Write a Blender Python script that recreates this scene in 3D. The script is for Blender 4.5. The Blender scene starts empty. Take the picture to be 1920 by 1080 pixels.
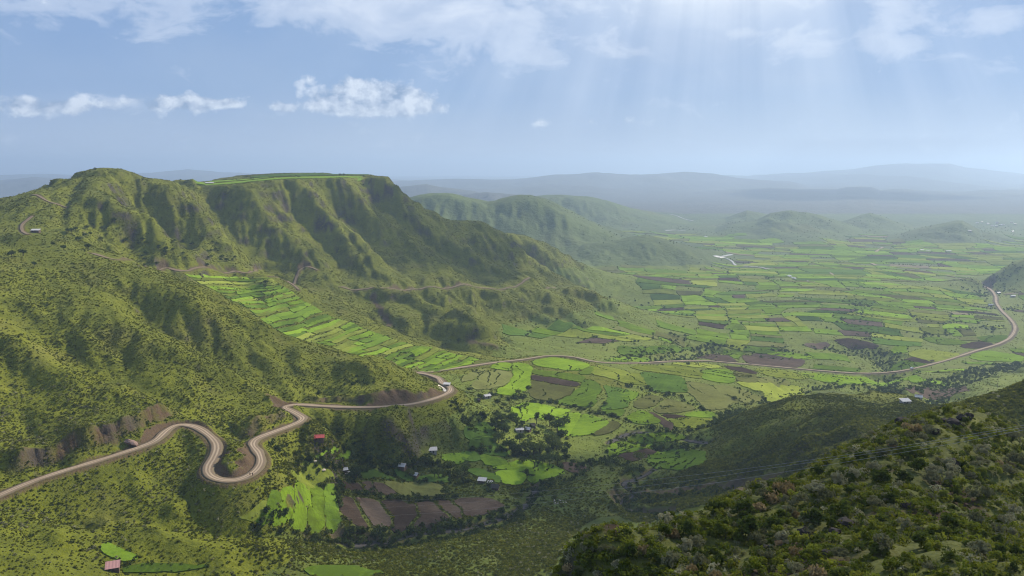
import bpy, bmesh, math, random, time
import numpy as np
from mathutils import Vector
from mathutils.geometry import delaunay_2d_cdt

T0 = time.time()
rng = np.random.default_rng(7)
random.seed(7)
sc = bpy.context.scene
COL = sc.collection

# ------------------------------------------------------------------ camera
CAMZ, FPX, PITCH = 260.0, 1500.0, math.radians(8.53)
cam = bpy.data.cameras.new('camera')
cam.sensor_width = 36.0
cam.lens = 36.0 * FPX / 1920.0
cam.clip_start, cam.clip_end = 1.0, 120000.0
cam_o = bpy.data.objects.new('camera', cam)
COL.objects.link(cam_o)
cam_o.location = (0, 0, CAMZ)
cam_o.rotation_euler = (math.radians(90) - PITCH, 0, 0)
sc.camera = cam_o

# ------------------------------------------------------------------ light
SUN_AZ, SUN_EL = math.radians(50), math.radians(34)      # right of the view direction, above the horizon
SUN_DIR = Vector((math.sin(SUN_AZ) * math.cos(SUN_EL), math.cos(SUN_AZ) * math.cos(SUN_EL), math.sin(SUN_EL)))
world = bpy.data.worlds.new('World')
sc.world = world
world.use_nodes = True
SKY_STRENGTH = 0.10
HAZE_DENSITY = 0.00012
sun = bpy.data.lights.new('sun', 'SUN')
sun.energy, sun.angle, sun.color = 5.0, math.radians(0.6), (1.0, 0.92, 0.77)
sun_o = bpy.data.objects.new('sun', sun)
COL.objects.link(sun_o)
sun_o.location = (600, 600, 900)
sun_o.rotation_euler = (-SUN_DIR).to_track_quat('-Z', 'Y').to_euler()
vs = sc.view_settings
vs.view_transform, vs.look, vs.gamma, vs.exposure = 'Standard', 'None', 1.0, 0.36
vs.use_curve_mapping = False
cy = sc.cycles
cy.use_denoising = True
cy.filter_width = 1.1
cy.use_adaptive_sampling = True
cy.adaptive_threshold = 0.02
cy.max_bounces, cy.diffuse_bounces, cy.glossy_bounces, cy.transmission_bounces, cy.volume_bounces, cy.transparent_max_bounces = 3, 1, 1, 2, 0, 6
cy.caustics_reflective = cy.caustics_refractive = False

# ------------------------------------------------------------------ node helpers
def mat(name):
    m = bpy.data.materials.new(name); m.use_nodes = True
    nt = m.node_tree; nt.nodes.clear()
    return m, nt
class NB:
    def __init__(s, nt): s.nt = nt
    def n(s, t, **kw):
        x = s.nt.nodes.new(t)
        for k, v in kw.items():
            if k.startswith('i_'):
                key = k[2:]
                x.inputs[int(key) if key.isdigit() else key.replace('_', ' ')].default_value = v
            else: setattr(x, k, v)
        return x
    def l(s, a, b): s.nt.links.new(a, b)
    def noise(s, vec, scale, detail=4, rough=0.55, dist=0.0):
        x = s.n('ShaderNodeTexNoise'); x.inputs['Scale'].default_value = scale; x.inputs['Detail'].default_value = detail
        x.inputs['Roughness'].default_value = rough; x.inputs['Distortion'].default_value = dist
        s.l(vec, x.inputs['Vector']); return x.outputs['Fac']
    def ramp(s, fac, stops, interp='LINEAR'):
        x = s.n('ShaderNodeValToRGB'); cr = x.color_ramp; cr.interpolation = interp
        while len(cr.elements) < len(stops): cr.elements.new(0.5)
        for e, (p, c) in zip(cr.elements, stops):
            e.position = p; e.color = (*c, 1) if len(c) == 3 else c
        s.l(fac, x.inputs['Fac']); return x.outputs['Color']
    def mix(s, fac, a, b, t='MIX'):
        x = s.n('ShaderNodeMix', data_type='RGBA', blend_type=t)
        for sock, v in ((x.inputs[0], fac), (x.inputs[6], a), (x.inputs[7], b)):
            if isinstance(v, (int, float)): sock.default_value = v
            elif isinstance(v, tuple): sock.default_value = (*v, 1) if len(v) == 3 else v
            else: s.l(v, sock)
        return x.outputs[2]
    def math(s, op, a, b=None, c=None, clamp=False):
        x = s.n('ShaderNodeMath', operation=op, use_clamp=clamp)
        for k, v in enumerate((a, b, c)):
            if v is None: continue
            if isinstance(v, (int, float)): x.inputs[k].default_value = v
            else: s.l(v, x.inputs[k])
        return x.outputs[0]
    def attr(s, name):
        return s.n('ShaderNodeAttribute', attribute_name=name).outputs['Fac']
    def out(s, shader, disp=None, vol=None):
        o = s.n('ShaderNodeOutputMaterial')
        if shader is not None: s.l(shader, o.inputs['Surface'])
        if vol is not None: s.l(vol, o.inputs['Volume'])
        return o
    def bsdf(s, col, rough=0.9, bump=None, bstr=0.5, bdist=1.0, spec=0.2):
        b = s.n('ShaderNodeBsdfPrincipled')
        if isinstance(col, tuple): b.inputs['Base Color'].default_value = (*col, 1)
        else: s.l(col, b.inputs['Base Color'])
        b.inputs['Roughness'].default_value = rough
        b.inputs['Specular IOR Level'].default_value = spec
        if bump is not None:
            u = s.n('ShaderNodeBump'); u.inputs['Strength'].default_value = bstr; u.inputs['Distance'].default_value = bdist
            s.l(bump, u.inputs['Height']); s.l(u.outputs[0], b.inputs['Normal'])
        return b.outputs[0]
def geo_pos(nb):
    return nb.n('ShaderNodeNewGeometry').outputs['Position']

# ------------------------------------------------------------------ sky
wt = world.node_tree; wt.nodes.clear(); wb = NB(wt)
def build_sky():
    nb = wb
    sky = nb.n('ShaderNodeTexSky', sky_type='NISHITA', sun_disc=False)
    sky.sun_elevation, sky.sun_rotation = SUN_EL, SUN_AZ
    sky.altitude, sky.air_density, sky.dust_density, sky.ozone_density = 1800, 1.2, 0.6, 2.0
    tc = nb.n('ShaderNodeTexCoord').outputs['Generated']
    sep = nb.n('ShaderNodeSeparateXYZ'); nb.l(tc, sep.inputs[0])
    x, y, z = sep.outputs
    az = nb.math('ARCTAN2', x, y)
    el = nb.math('ARCSINE', z)
    ae = nb.n('ShaderNodeCombineXYZ'); nb.l(az, ae.inputs[0]); nb.l(el, ae.inputs[1]); ae = ae.outputs[0]
    # thin veil of high haze over the whole sky, pale blue grey
    zc = nb.math('ADD', nb.math('MAXIMUM', z, 0.0), 0.16)
    pl = nb.n('ShaderNodeCombineXYZ'); nb.l(nb.math('DIVIDE', x, zc), pl.inputs[0]); nb.l(nb.math('DIVIDE', y, zc), pl.inputs[1]); pl = pl.outputs[0]
    def warp(v, scale, amt):
        n = nb.n('ShaderNodeTexNoise'); n.inputs['Scale'].default_value = scale; n.inputs['Detail'].default_value = 3
        nb.l(v, n.inputs['Vector'])
        s_ = nb.n('ShaderNodeVectorMath', operation='SUBTRACT'); nb.l(n.outputs['Color'], s_.inputs[0]); s_.inputs[1].default_value = (0.5, 0.5, 0.5)
        m_ = nb.n('ShaderNodeVectorMath', operation='SCALE'); nb.l(s_.outputs[0], m_.inputs[0]); m_.inputs['Scale'].default_value = amt
        a_ = nb.n('ShaderNodeVectorMath', operation='ADD'); nb.l(v, a_.inputs[0]); nb.l(m_.outputs[0], a_.inputs[1])
        return a_.outputs[0]
    def stretch(v, sx, sy, off=(0, 0)):
        m_ = nb.n('ShaderNodeMapping'); nb.l(v, m_.inputs['Vector']); m_.inputs['Scale'].default_value = (sx, sy, 1); m_.inputs['Location'].default_value = (off[0], off[1], 0)
        return m_.outputs[0]
    STR = SKY_STRENGTH
    k = 0.84 / STR
    veil = tuple(c * k for c in (0.190, 0.320, 0.585))
    col = nb.mix(0.84, sky.outputs[0], veil)
    # softer deep blue upwards, paler towards the horizon: broad variation of the veil
    vv = nb.ramp(nb.noise(stretch(ae, 1.0, 2.2), 3.2, 4, 0.55, 0.3), [(0.38, (0.0, 0.0, 0.0)), (0.68, (1, 1, 1))])
    col = nb.mix(nb.math('MULTIPLY', vv, 0.35), col, tuple(c * k for c in (0.42, 0.52, 0.68)))
    bl = nb.ramp(nb.noise(stretch(ae, 1.0, 1.8, (3.1, 1.7)), 2.6, 3, 0.5, 0.2), [(0.40, (0, 0, 0)), (0.65, (1, 1, 1))])
    col = nb.mix(nb.math('MULTIPLY', bl, 0.30), col, tuple(c * k for c in (0.17, 0.31, 0.60)))
    def gauss(cx, cy, rx, ry):
        ux = nb.math('DIVIDE', nb.math('SUBTRACT', az, cx), rx)
        uy = nb.math('DIVIDE', nb.math('SUBTRACT', el, cy), ry)
        d = nb.math('ADD', nb.math('MULTIPLY', ux, ux), nb.math('MULTIPLY', uy, uy))
        return nb.math('EXPONENT', nb.math('MULTIPLY', d, -1.0))
    def dirpx(px, py):
        tx, tz = ray(px, py)
        return math.atan(tx), math.atan(tz / math.sqrt(1 + tx * tx))
    # high altocumulus bank
    hi = nb.noise(warp(stretch(ae, 1.0, 2.0), 7.0, 0.10), 11.0, 7, 0.60, 0.2)
    band = None
    for (px, py, rx, ry, w) in ((820, 20, 0.16, 0.036, 0.25), (480, -5, 0.24, 0.030, 0.22), (1000, 95, 0.10, 0.030, 0.17), (60, 15, 0.10, 0.030, 0.18), (1700, 70, 0.16, 0.030, 0.15), (1830, 10, 0.1, 0.025, 0.17), (1480, 105, 0.05, 0.014, 0.16), (1390, 62, 0.03, 0.006, 0.20)):
        cx, cy_ = dirpx(px, py)
        g = nb.math('MULTIPLY', gauss(cx, cy_, rx, ry), w)
        band = g if band is None else nb.math('ADD', band, g)
    # beyond the top of the picture the broken cloud goes on over the whole sky
    up = nb.math('MULTIPLY', nb.ramp(el, [(0.17, (0, 0, 0)), (0.35, (1, 1, 1))]), 0.16)
    band = nb.math('ADD', band, up)
    ci = nb.ramp(nb.math('ADD', hi, band), [(0.60, (0, 0, 0)), (0.70, (0.45, 0.45, 0.45)), (0.80, (0.62, 0.62, 0.62)), (0.96, (1, 1, 1))])
    col = nb.mix(nb.math('MULTIPLY', ci, 0.78), col, tuple(c * k for c in (0.76, 0.83, 0.95)))
    # thin bright cloud, sun glow painted into its colour, at the top of the picture
    cx, cy_ = dirpx(1350, -60)
    gl = nb.math('ADD', nb.math('MULTIPLY', gauss(cx, cy_, 0.11, 0.060), 0.62), nb.math('MULTIPLY', gauss(cx, cy_, 0.30, 0.15), 0.30))
    gl = nb.math('MULTIPLY', gl, nb.math('MULTIPLY_ADD', hi, 0.9, 0.5), clamp=True)
    col = nb.mix(gl, col, tuple(c * k for c in (0.95, 1.0, 1.05)))
    # light shafts painted into the sky colour, fanning from the gap in the cloud
    sx_, sy_ = dirpx(1400, -1000)
    th = nb.math('ARCTAN2', nb.math('SUBTRACT', az, sx_), nb.math('SUBTRACT', sy_, el))
    tv = nb.n('ShaderNodeCombineXYZ'); nb.l(th, tv.inputs[0])
    sh_ = nb.noise(tv.outputs[0], 8.0, 4, 0.5)
    vv2 = nb.ramp(nb.noise(stretch(ae, 1.0, 1.0, (5, 2)), 4.0, 3, 0.5), [(0.36, (0.25, 0.25, 0.25)), (0.62, (1, 1, 1))])
    fan = nb.math('EXPONENT', nb.math('MULTIPLY', nb.math('MULTIPLY', th, th), -2.5))
    low = nb.ramp(el, [(0.02, (0.25, 0.25, 0.25)), (0.10, (1, 1, 1))])
    shf = nb.math('MULTIPLY', nb.math('MULTIPLY', nb.ramp(sh_, [(0.40, (0, 0, 0)), (0.66, (1, 1, 1))]), fan), low)
    col = nb.mix(nb.math('MULTIPLY', nb.math('MULTIPLY', shf, 0.52), vv2), col, tuple(c * k for c in (0.74, 0.84, 0.98)))
    dk = nb.math('MULTIPLY', nb.math('MULTIPLY', nb.ramp(sh_, [(0.34, (1, 1, 1)), (0.50, (0, 0, 0))]), fan), low)
    col = nb.mix(nb.math('MULTIPLY', dk, 0.42), col, tuple(c * k for c in (0.24, 0.37, 0.60)))
    # low cumulus
    cu_n = nb.noise(warp(stretch(ae, 1.0, 1.25), 30.0, 0.012), 34.0, 8, 0.58, 0.0)
    cu = None
    for (px, py, rx, ry, w) in ((640, 182, 0.050, 0.020, 0.42), (745, 185, 0.060, 0.022, 0.44), (700, 205, 0.09, 0.009, 0.30), (300, 192, 0.060, 0.010, 0.36), (375, 195, 0.03, 0.009, 0.32), (50, 198, 0.055, 0.013, 0.36), (150, 200, 0.03, 0.007, 0.32), (432, 195, 0.016, 0.005, 0.36), (530, 201, 0.016, 0.005, 0.36), (1010, 231, 0.020, 0.009, 0.28), (1100, 228, 0.025, 0.007, 0.20), (1190, 230, 0.025, 0.007, 0.2)):
        cx, cy_ = dirpx(px, py)
        g = nb.math('MULTIPLY', gauss(cx, cy_, rx, ry), w)
        cu = g if cu is None else nb.math('ADD', cu, g)
    dens = nb.math('ADD', cu_n, cu)
    cm = nb.ramp(dens, [(0.69, (0, 0, 0)), (0.86, (1, 1, 1))])
    cu_s = nb.noise(warp(stretch(ae, 1.0, 1.25, (0.010, -0.012)), 30.0, 0.012), 34.0, 6, 0.55, 0.0)
    sh = nb.math('ADD', nb.math('MULTIPLY', nb.math('SUBTRACT', cu_n, cu_s), 3.6), 0.55, clamp=True)  # lit and shaded sides of the cumulus painted in from offset noise
    cc = nb.mix(sh, tuple(c * k for c in (0.22, 0.32, 0.50)), tuple(c * k for c in (0.86, 0.92, 1.0)))
    col = nb.mix(nb.math('MULTIPLY', cm, 0.74), col, cc)
    # ground haze band low down
    hz = nb.ramp(el, [(0.0, (1, 1, 1)), (0.085, (0, 0, 0))])
    col = nb.mix(nb.math('MULTIPLY', hz, 0.6), col, tuple(c * k for c in (0.56, 0.64, 0.76)))
    bg = nb.n('ShaderNodeBackground'); bg.inputs['Strength'].default_value = STR
    nb.l(col, bg.inputs['Color'])
    wo = nb.n('ShaderNodeOutputWorld'); nb.l(bg.outputs[0], wo.inputs['Surface'])
CT, ST = math.cos(PITCH), math.sin(PITCH)
def ray(px, py):
    u, v = px - 960.0, py - 540.0
    dy = FPX * CT - v * ST
    return u / dy, (-v * CT - FPX * ST) / dy
build_sky()

# ------------------------------------------------------------------ terrain maths
CT, ST = math.cos(PITCH), math.sin(PITCH)
def ray(px, py):
    u, v = px - 960.0, py - 540.0
    dy = FPX * CT - v * ST
    return u / dy, (-v * CT - FPX * ST) / dy
def P(px, py, Y):
    tx, tz = ray(px, py)
    return (tx * Y, Y, CAMZ + tz * Y)
def Hd(px, Y, z):
    tx, _ = ray(px, 540)
    return (tx * Y, Y, z)

def vnoise(x, y, seed=0):
    """value noise in [-1,1]"""
    xi, yi = np.floor(x).astype(np.int64), np.floor(y).astype(np.int64)
    fx, fy = x - xi, y - yi
    fx, fy = fx * fx * fx * (fx * (fx * 6 - 15) + 10), fy * fy * fy * (fy * (fy * 6 - 15) + 10)
    def h(a, b):
        n = (a * 374761393 + b * 668265263 + seed * 1442695041) & 0xffffffff
        n = ((n ^ (n >> 13)) * 1274126177) & 0xffffffff
        n = n ^ (n >> 16)
        return (n & 0xffff) / 32767.5 - 1.0
    a, b, c, d = h(xi, yi), h(xi + 1, yi), h(xi, yi + 1), h(xi + 1, yi + 1)
    return (a * (1 - fx) + b * fx) * (1 - fy) + (c * (1 - fx) + d * fx) * fy
def fbm(x, y, oct=4, seed=0, gain=0.5):
    s, a, t = 0.0, 1.0, 0.0
    for i in range(oct):
        s = s + a * vnoise(x * 2 ** i + 17.3 * i, y * 2 ** i - 9.1 * i, seed + i)
        t += a; a *= gain
    return s / t
def sstep(a, b, x):
    t = np.clip((x - a) / (b - a), 0, 1)
    return t * t * (3 - 2 * t)

CP = []
# foreground knoll
CP += [P(1040,1080,70), P(1150,1020,75), P(1300,965,82), P(1400,930,86), P(1500,900,92), P(1600,840,102), P(1700,800,110),
       P(1760,775,114), P(1830,775,117), P(1920,832,114), P(1920,1080,50), P(1700,1000,66), P(1500,1000,70), P(1300,1040,66), P(1750,900,84), P(1600,1080,52),
       Hd(2200,115,204), Hd(2400,60,222), Hd(2000,30,233), Hd(1300,30,228), Hd(960,30,226), Hd(500,30,212), Hd(0,30,196), Hd(-400,30,185),
       Hd(960,70,210), Hd(500,70,184), Hd(0,70,160), Hd(500,150,128), Hd(0,150,122), Hd(-400,150,140), Hd(-400,70,160)]
# behind the knoll
CP += [Hd(1700,190,178), Hd(1500,190,160), Hd(1300,190,146), Hd(1040,170,134), Hd(850,200,112), Hd(500,230,102), Hd(150,230,108), Hd(1920,200,172), Hd(2200,220,185), Hd(1900,250,158), Hd(1200,260,112), Hd(950,260,98), Hd(700,270,92)]
# right hand slopes
CP += [P(1910,815,285), P(1800,790,280), P(1880,735,312), P(1920,718,312), Hd(2200,320,205), P(1700,780,305), P(1600,830,345), P(1780,752,315), P(1500,830,425), P(1400,880,420), P(1300,950,395), P(1200,985,385),
       P(1450,757,540), P(1530,765,520), P(1370,790,555), P(1310,850,510), P(1250,890,480), P(1380,840,480), P(1550,800,430),
       P(1650,735,640), P(1720,745,610), P(1600,752,650), P(1500,745,700), Hd(1530,620,78), Hd(1800,420,120), Hd(1920,450,110), Hd(1920,650,60), Hd(1780,560,72), P(1750,762,520)]
# bottom: stream valley and banks
CP += [P(0,1080,272), P(200,1060,304), P(300,1065,304), P(420,1060,310), P(560,1070,322), P(700,1060,340), P(900,1070,338), P(1050,1010,390), P(880,1000,392),
       P(640,1003,386), P(750,995,398), P(880,985,410), P(980,945,440), P(1080,890,485), P(1170,855,520), P(1250,815,575), P(450,960,346), P(450,1000,331), P(540,950,374), P(600,965,392), P(560,992,366), P(250,990,328), P(300,950,346), P(380,960,346), P(300,1000,323), P(380,1010,322), P(435,850,384), P(440,872,374), P(365,840,393), P(350,825,402), P(100,1000,305), P(1120,940,455), P(1190,970,432)]
# near road
ROAD_PX = [(-60,955,318),(0,928,330),(70,900,345),(160,870,362),(240,848,380),(290,828,393),(312,806,408),(335,796,418),(365,799,416),(395,818,405),(407,838,396),(402,858,386),
           (388,880,372),(398,897,364),(430,905,361),(462,899,366),(486,876,378),(488,854,391),(473,835,407),(480,822,416),(515,810,430),(555,795,447),(568,785,458),(552,774,473),(533,764,489),(560,759,497),
           (620,763,498),(700,764,503),(770,758,517),(815,748,540),(842,736,562),(843,727,578),(828,718,594)]
CP += [P(*p) for p in ROAD_PX[1:]]
# slopes under and over the road
CP += [P(300,900,372), P(150,940,345), P(420,945,353), P(520,900,385), P(600,818,445), P(650,800,470), P(740,800,478), P(850,790,520), P(640,776,489), P(700,777,493), P(770,771,507), P(815,762,528),
       P(0,800,385), P(0,700,430), P(0,600,490), P(0,500,590), P(0,455,680), P(100,760,415), P(200,740,440), P(120,620,500), P(250,650,500), P(400,730,480), P(380,650,540), P(200,540,580), P(540,720,530), P(640,735,528), P(740,730,530), P(460,775,465), P(300,770,432),
       Hd(-250,330,150), Hd(-250,430,190), Hd(-300,620,225), Hd(-400,800,240), Hd(-500,300,170)]
# near spur crest
CP += [P(835,733,572), P(780,704,582), P(700,678,592), P(600,648,602), P(500,608,612), P(430,562,622), P(340,522,640), P(180,470,682), P(60,437,705), P(120,450,695)]
# hidden gully behind spur
CP += [Hd(340,745,154), Hd(430,725,128), Hd(500,705,109), Hd(600,692,94), Hd(700,672,87), Hd(770,668,84), Hd(250,760,172)]
# terraces
CP += [P(340,508,880), P(430,510,870), P(505,516,880), P(600,580,850), P(680,612,830), P(800,650,800), P(930,678,762), P(500,560,835), P(600,620,800), P(700,660,770), P(790,698,702), P(420,550,800)]
# valley road
VROAD_PX = [(790,700,694),(860,690,725),(930,680,762),(985,674,790),(1030,667,812),(1075,670,818),(1120,679,810),(1180,682,830),(1250,678,870),(1320,677,905),(1400,683,920),(1500,692,935),(1600,700,945),(1660,699,955),(1710,692,975),(1770,677,1015),(1830,658,1080),(1872,645,1125),
            (1895,632,1180),(1903,615,1240),(1895,600,1300),(1878,583,1400),(1868,568,1500),(1866,555,1580),(1855,542,1680),(1830,533,1780),(1800,523,1880)]
CP += [P(*p) for p in VROAD_PX]
# village fields and valley
CP += [P(980,805,560), P(810,845,500), P(640,882,452), P(750,878,468), P(910,905,468), P(800,960,425), P(650,930,425), P(980,930,455), P(1060,760,640), P(1200,760,650), P(1300,720,740), P(1000,720,690), P(900,700,690), P(900,745,610), P(1050,860,520), P(1350,760,660), P(1450,720,760), P(1600,720,800), P(1750,710,850), P(1900,690,900), P(1240,850,545),
       Hd(2200,900,20), Hd(2200,600,60)]
# cone hill, saddle, mesa
CP += [P(180,322,950), P(120,333,930), P(60,358,890), P(0,374,860), P(240,332,960), P(290,342,985), P(345,343,1050), P(200,400,820), P(100,400,790), P(40,395,790), P(300,430,850), P(250,480,800), P(350,470,880), P(60,440,715),
       Hd(170,1060,232), Hd(250,1090,220), Hd(300,1120,224), Hd(345,1180,238), Hd(60,1000,204), Hd(0,960,208), P(210,323,955), P(150,324,942), P(320,343,1020), Hd(-300,900,200), Hd(-300,1200,150), Hd(100,1250,190), Hd(200,1400,170), Hd(330,1500,190), Hd(0,1100,190),
       P(420,345,1100), P(480,343,1120), P(550,338,1160), P(640,334,1220), P(720,332,1290), P(500,330,1400), P(620,327,1480), P(700,328,1450), P(735,338,1310), P(752,356,1325),
       Hd(470,1250,248), Hd(560,1320,249), Hd(640,1370,249), Hd(560,1560,250), Hd(400,1280,240), Hd(420,1480,240), Hd(690,1400,247), Hd(480,1180,247), Hd(560,1200,247),
       Hd(450,1700,240), Hd(600,1750,235), Hd(700,1650,215), Hd(500,1950,150), Hd(300,1800,150),
       P(400,375,1075), P(450,420,1050), P(540,400,1110), P(640,400,1175), P(700,380,1250), P(520,480,1030), P(600,470,1060), P(700,460,1130), P(560,516,1000), P(650,535,985), P(750,540,1020), P(850,540,1060), P(950,540,1120), P(1050,540,1190), P(800,480,1180), P(880,490,1220), P(960,515,1250), P(470,505,930), P(420,450,960),
       P(770,375,1335), P(850,415,1370), P(890,420,1385), P(940,455,1400), P(1000,500,1400), P(1050,533,1390),
       P(945,447,1560), P(1000,460,1570), P(1060,490,1580), P(1130,547,1560), P(1100,545,1210), P(1160,575,1180), P(1220,605,1150), P(1000,590,1060), P(1100,630,1000), P(1180,640,1000), P(900,600,1000), P(800,580,960),
       P(850,598,935), P(900,640,880), P(960,665,850), P(760,600,890), P(700,580,900), P(640,560,930), P(835,645,862), P(1050,660,880),
       Hd(900,1480,52), Hd(970,1480,24), Hd(1060,1480,12), Hd(850,1700,70), Hd(900,1850,30)]
# plain
for Y in (1300, 1600, 1900, 2300):
    for px in (1250, 1450, 1650, 1900, 2200):
        if not (px > 1800):
            CP.append(Hd(px, Y, 22 - (Y - 1300) * 0.018))
CP += [P(1900,492,1750), Hd(2100,1750,80), Hd(1900,1950,10), P(1830,522,1700), Hd(1000,2300,5), Hd(300,2300,8), Hd(2300,2300,10), Hd(1100,1900,6), Hd(2200,1300,14), Hd(2050,1500,12), Hd(2200,1100,12), Hd(2050,1000,10)]
CP = np.array(CP)

class TPS:
    def __init__(s, pts, lam=2e-6):
        s.u = np.stack([pts[:, 0] / pts[:, 1], np.log(pts[:, 1])], 1)
        n = len(pts)
        K = s.k(s.u, s.u) + lam * np.eye(n)
        A = np.zeros((n + 3, n + 3))
        A[:n, :n] = K; A[:n, n] = 1; A[:n, n + 1:] = s.u; A[n, :n] = 1; A[n + 1:, :n] = s.u.T
        b = np.zeros(n + 3); b[:n] = pts[:, 2]
        w = np.linalg.solve(A, b)
        s.w, s.c = w[:n], w[n:]
    @staticmethod
    def k(a, b):
        d2 = ((a[:, None, :] - b[None, :, :]) ** 2).sum(-1)
        return 0.5 * d2 * np.log(d2 + 1e-12)
    def __call__(s, a, l):
        q = np.stack([a.ravel(), l.ravel()], 1)
        out = np.empty(len(q))
        for i in range(0, len(q), 20000):
            c = q[i:i + 20000]
            out[i:i + 20000] = s.k(c, s.u) @ s.w + s.c[0] + c @ s.c[1:]
        return out.reshape(a.shape)
tps = TPS(CP)
cA = np.linspace(-1.25, 1.25, 240)
cL = np.linspace(math.log(20), math.log(2600), 230)
CZ = tps(*np.meshgrid(cA, cL))
def cubic_w(f):
    return [(-f + 2 * f * f - f ** 3) / 2, (2 - 5 * f * f + 3 * f ** 3) / 2, (f + 4 * f * f - 3 * f ** 3) / 2, (-f * f + f ** 3) / 2]
def samp(G, fi, fj):
    ny, nx = G.shape
    fi = np.clip(fi, 1, ny - 2.001); fj = np.clip(fj, 1, nx - 2.001)
    i, j = fi.astype(int), fj.astype(int)
    wi, wj = cubic_w(fi - i), cubic_w(fj - j)
    s = 0
    for a in range(4):
        for b in range(4):
            s = s + wi[a] * wj[b] * G[np.clip(i + a - 1, 0, ny - 1), np.clip(j + b - 1, 0, nx - 1)]
    return s
def base_h(X, Y):
    Y = np.maximum(Y, 21)
    a, l = X / Y, np.log(Y)
    z = samp(CZ, (l - cL[0]) / (cL[1] - cL[0]), (a - cA[0]) / (cA[1] - cA[0]))
    w = sstep(1900, 2400, Y)
    return z * (1 - w) + w * 2.0

# ---- Cartesian detail grid with traced spurs / gullies and rain erosion
GX0, GX1, GY0, GY1, CELL = -1250.0, 1000.0, 240.0, 1900.0, 3.0
gx = np.arange(GX0, GX1, CELL); gy = np.arange(GY0, GY1, CELL)
GX, GY = np.meshgrid(gx, gy)
G0 = base_h(GX, GY)
def base_at(px, py):
    tx, tz = ray(px, py)
    Y = np.exp(np.linspace(math.log(45), math.log(2300), 1600))
    d = base_h(tx * Y, Y) - (CAMZ + tz * Y)
    k = np.argmax(d > 0)
    if d[k] <= 0: k = len(Y) - 1
    return tx * Y[k], Y[k]
def seg_dist(X, Y, pl):
    """distance to polyline and parameter 0..1"""
    best = np.full(X.shape, 1e9); par = np.zeros(X.shape)
    n = len(pl) - 1
    for i in range(n):
        ax, ay = pl[i][:2]; bx, by = pl[i + 1][:2]
        dx, dy = bx - ax, by - ay
        t = np.clip(((X - ax) * dx + (Y - ay) * dy) / (dx * dx + dy * dy + 1e-9), 0, 1)
        d = np.hypot(X - ax - t * dx, Y - ay - t * dy)
        m = d < best
        best[m] = d[m]; par[m] = (i + t[m]) / n
    return best, par
FEAT = [  # (amp m, width m, pixel polyline)
 (7, 14, [(0,640),(40,672),(102,713),(204,738),(325,757)]), (-7, 13, [(60,600),(114,648),(163,693),(244,730),(346,764)]),
 (6, 15, [(180,560),(244,620),(300,668),(407,705),(481,734),(535,775)]), (-7, 14, [(230,545),(300,600),(380,650),(450,705),(520,745),(545,756)]),
 (5, 13, [(300,540),(380,590),(450,625),(540,670),(600,700),(640,735)]), (-5, 11, [(400,595),(500,650),(580,690),(610,720),(600,745)]),
 (-7, 16, [(0,690),(30,760),(75,830)]), (-4, 10, [(346,766),(407,778),(448,803),(462,822)]), (-3, 9, [(330,850),(360,880),(420,930)]),
 (5, 14, [(660,705),(705,690),(740,695)]), (-4, 12, [(700,720),(640,715),(610,745)]),
 (-6, 12, [(500,830),(560,860),(620,905)]), (-6, 12, [(570,770),(620,800),(700,840),(760,870)]), (-5, 10, [(850,745),(880,790),(930,800)]),
 # mesa flank
 (10, 26, [(270,350),(330,390),(400,440),(483,505)]), (-16, 26, [(385,362),(400,400),(440,440),(500,500),(545,530)]),
 (10, 24, [(450,362),(490,420),(545,470),(600,515)]), (-13, 20, [(540,352),(570,400),(620,460),(650,520)]),
 (9, 22, [(570,352),(610,400),(665,450),(740,520)]), (-14, 22, [(615,350),(650,400),(705,455),(770,520)]),
 (9, 22, [(650,350),(700,410),(760,455),(810,495),(860,530)]), (-13, 20, [(690,350),(745,400),(810,450),(880,500),(920,530)]),
 (10, 20, [(725,350),(790,425),(880,485),(960,525),(1020,550)]), (-9, 18, [(860,440),(920,480),(990,515),(1040,545)]),
 (8, 14, [(687,540),(727,557),(762,562),(800,580),(835,600)]), (16, 24, [(850,600),(880,618),(905,640)]), (-11, 18, [(675,552),(713,583),(740,605),(787,622),(845,645),(930,665)]),
 (-8, 16, [(770,552),(830,580),(870,595),(930,620),(970,650)]), (8, 20, [(900,548),(980,580),(1050,610),(1100,625)]), (-7, 16, [(960,548),(1040,590),(1120,620)]), (7,16,[(1050,545),(1110,560),(1170,590)]),
 (-10, 22, [(955,470),(1010,500),(1080,540)]), (8, 18, [(985,458),(1050,500),(1100,535)]),
 # cone hill
 (6, 24, [(180,320),(200,360),(230,400),(300,440)]), (-7, 22, [(230,335),(270,390),(330,430),(380,470)]), (-6, 20, [(120,345),(140,380),(150,420)]),
 # right slopes
 (-7, 10, [(1620,840),(1500,870),(1400,892),(1300,915),(1200,925)]), (-7, 9, [(1600,870),(1480,905),(1400,925),(1330,945)]), (-5, 12, [(1560,800),(1480,830),(1420,850),(1350,880)]), (5, 14, [(1640,790),(1560,820),(1480,850)]),
 (-5, 9, [(1000,935),(1010,905),(1060,890),(1120,860),(1190,820),(1330,830)]), (-5, 8, [(1340,985),(1240,960),(1190,955),(1170,930),(1200,900),(1330,890)]),
 (-6, 9, [(600,1000),(700,1015),(800,1000),(880,990),(960,965),(985,940)]), (-6, 8, [(200,950),(330,975),(450,985),(560,992),(640,1010)]), (-4,7,[(30,970),(80,1010),(140,1040)]), (-4,7,[(60,940),(120,960),(200,985)]),
 (-8, 16, [(1330,790),(1400,760),(1450,735),(1560,715)]), (-9, 24, [(1480,668),(1400,655),(1330,648),(1260,665),(1190,675)]), (-9, 22, [(1550,720),(1640,725),(1720,735),(1800,705),(1870,690),(1920,680)]), (-8, 24, [(1550,650),(1640,660),(1670,690),(1660,730)]),
]
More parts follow.
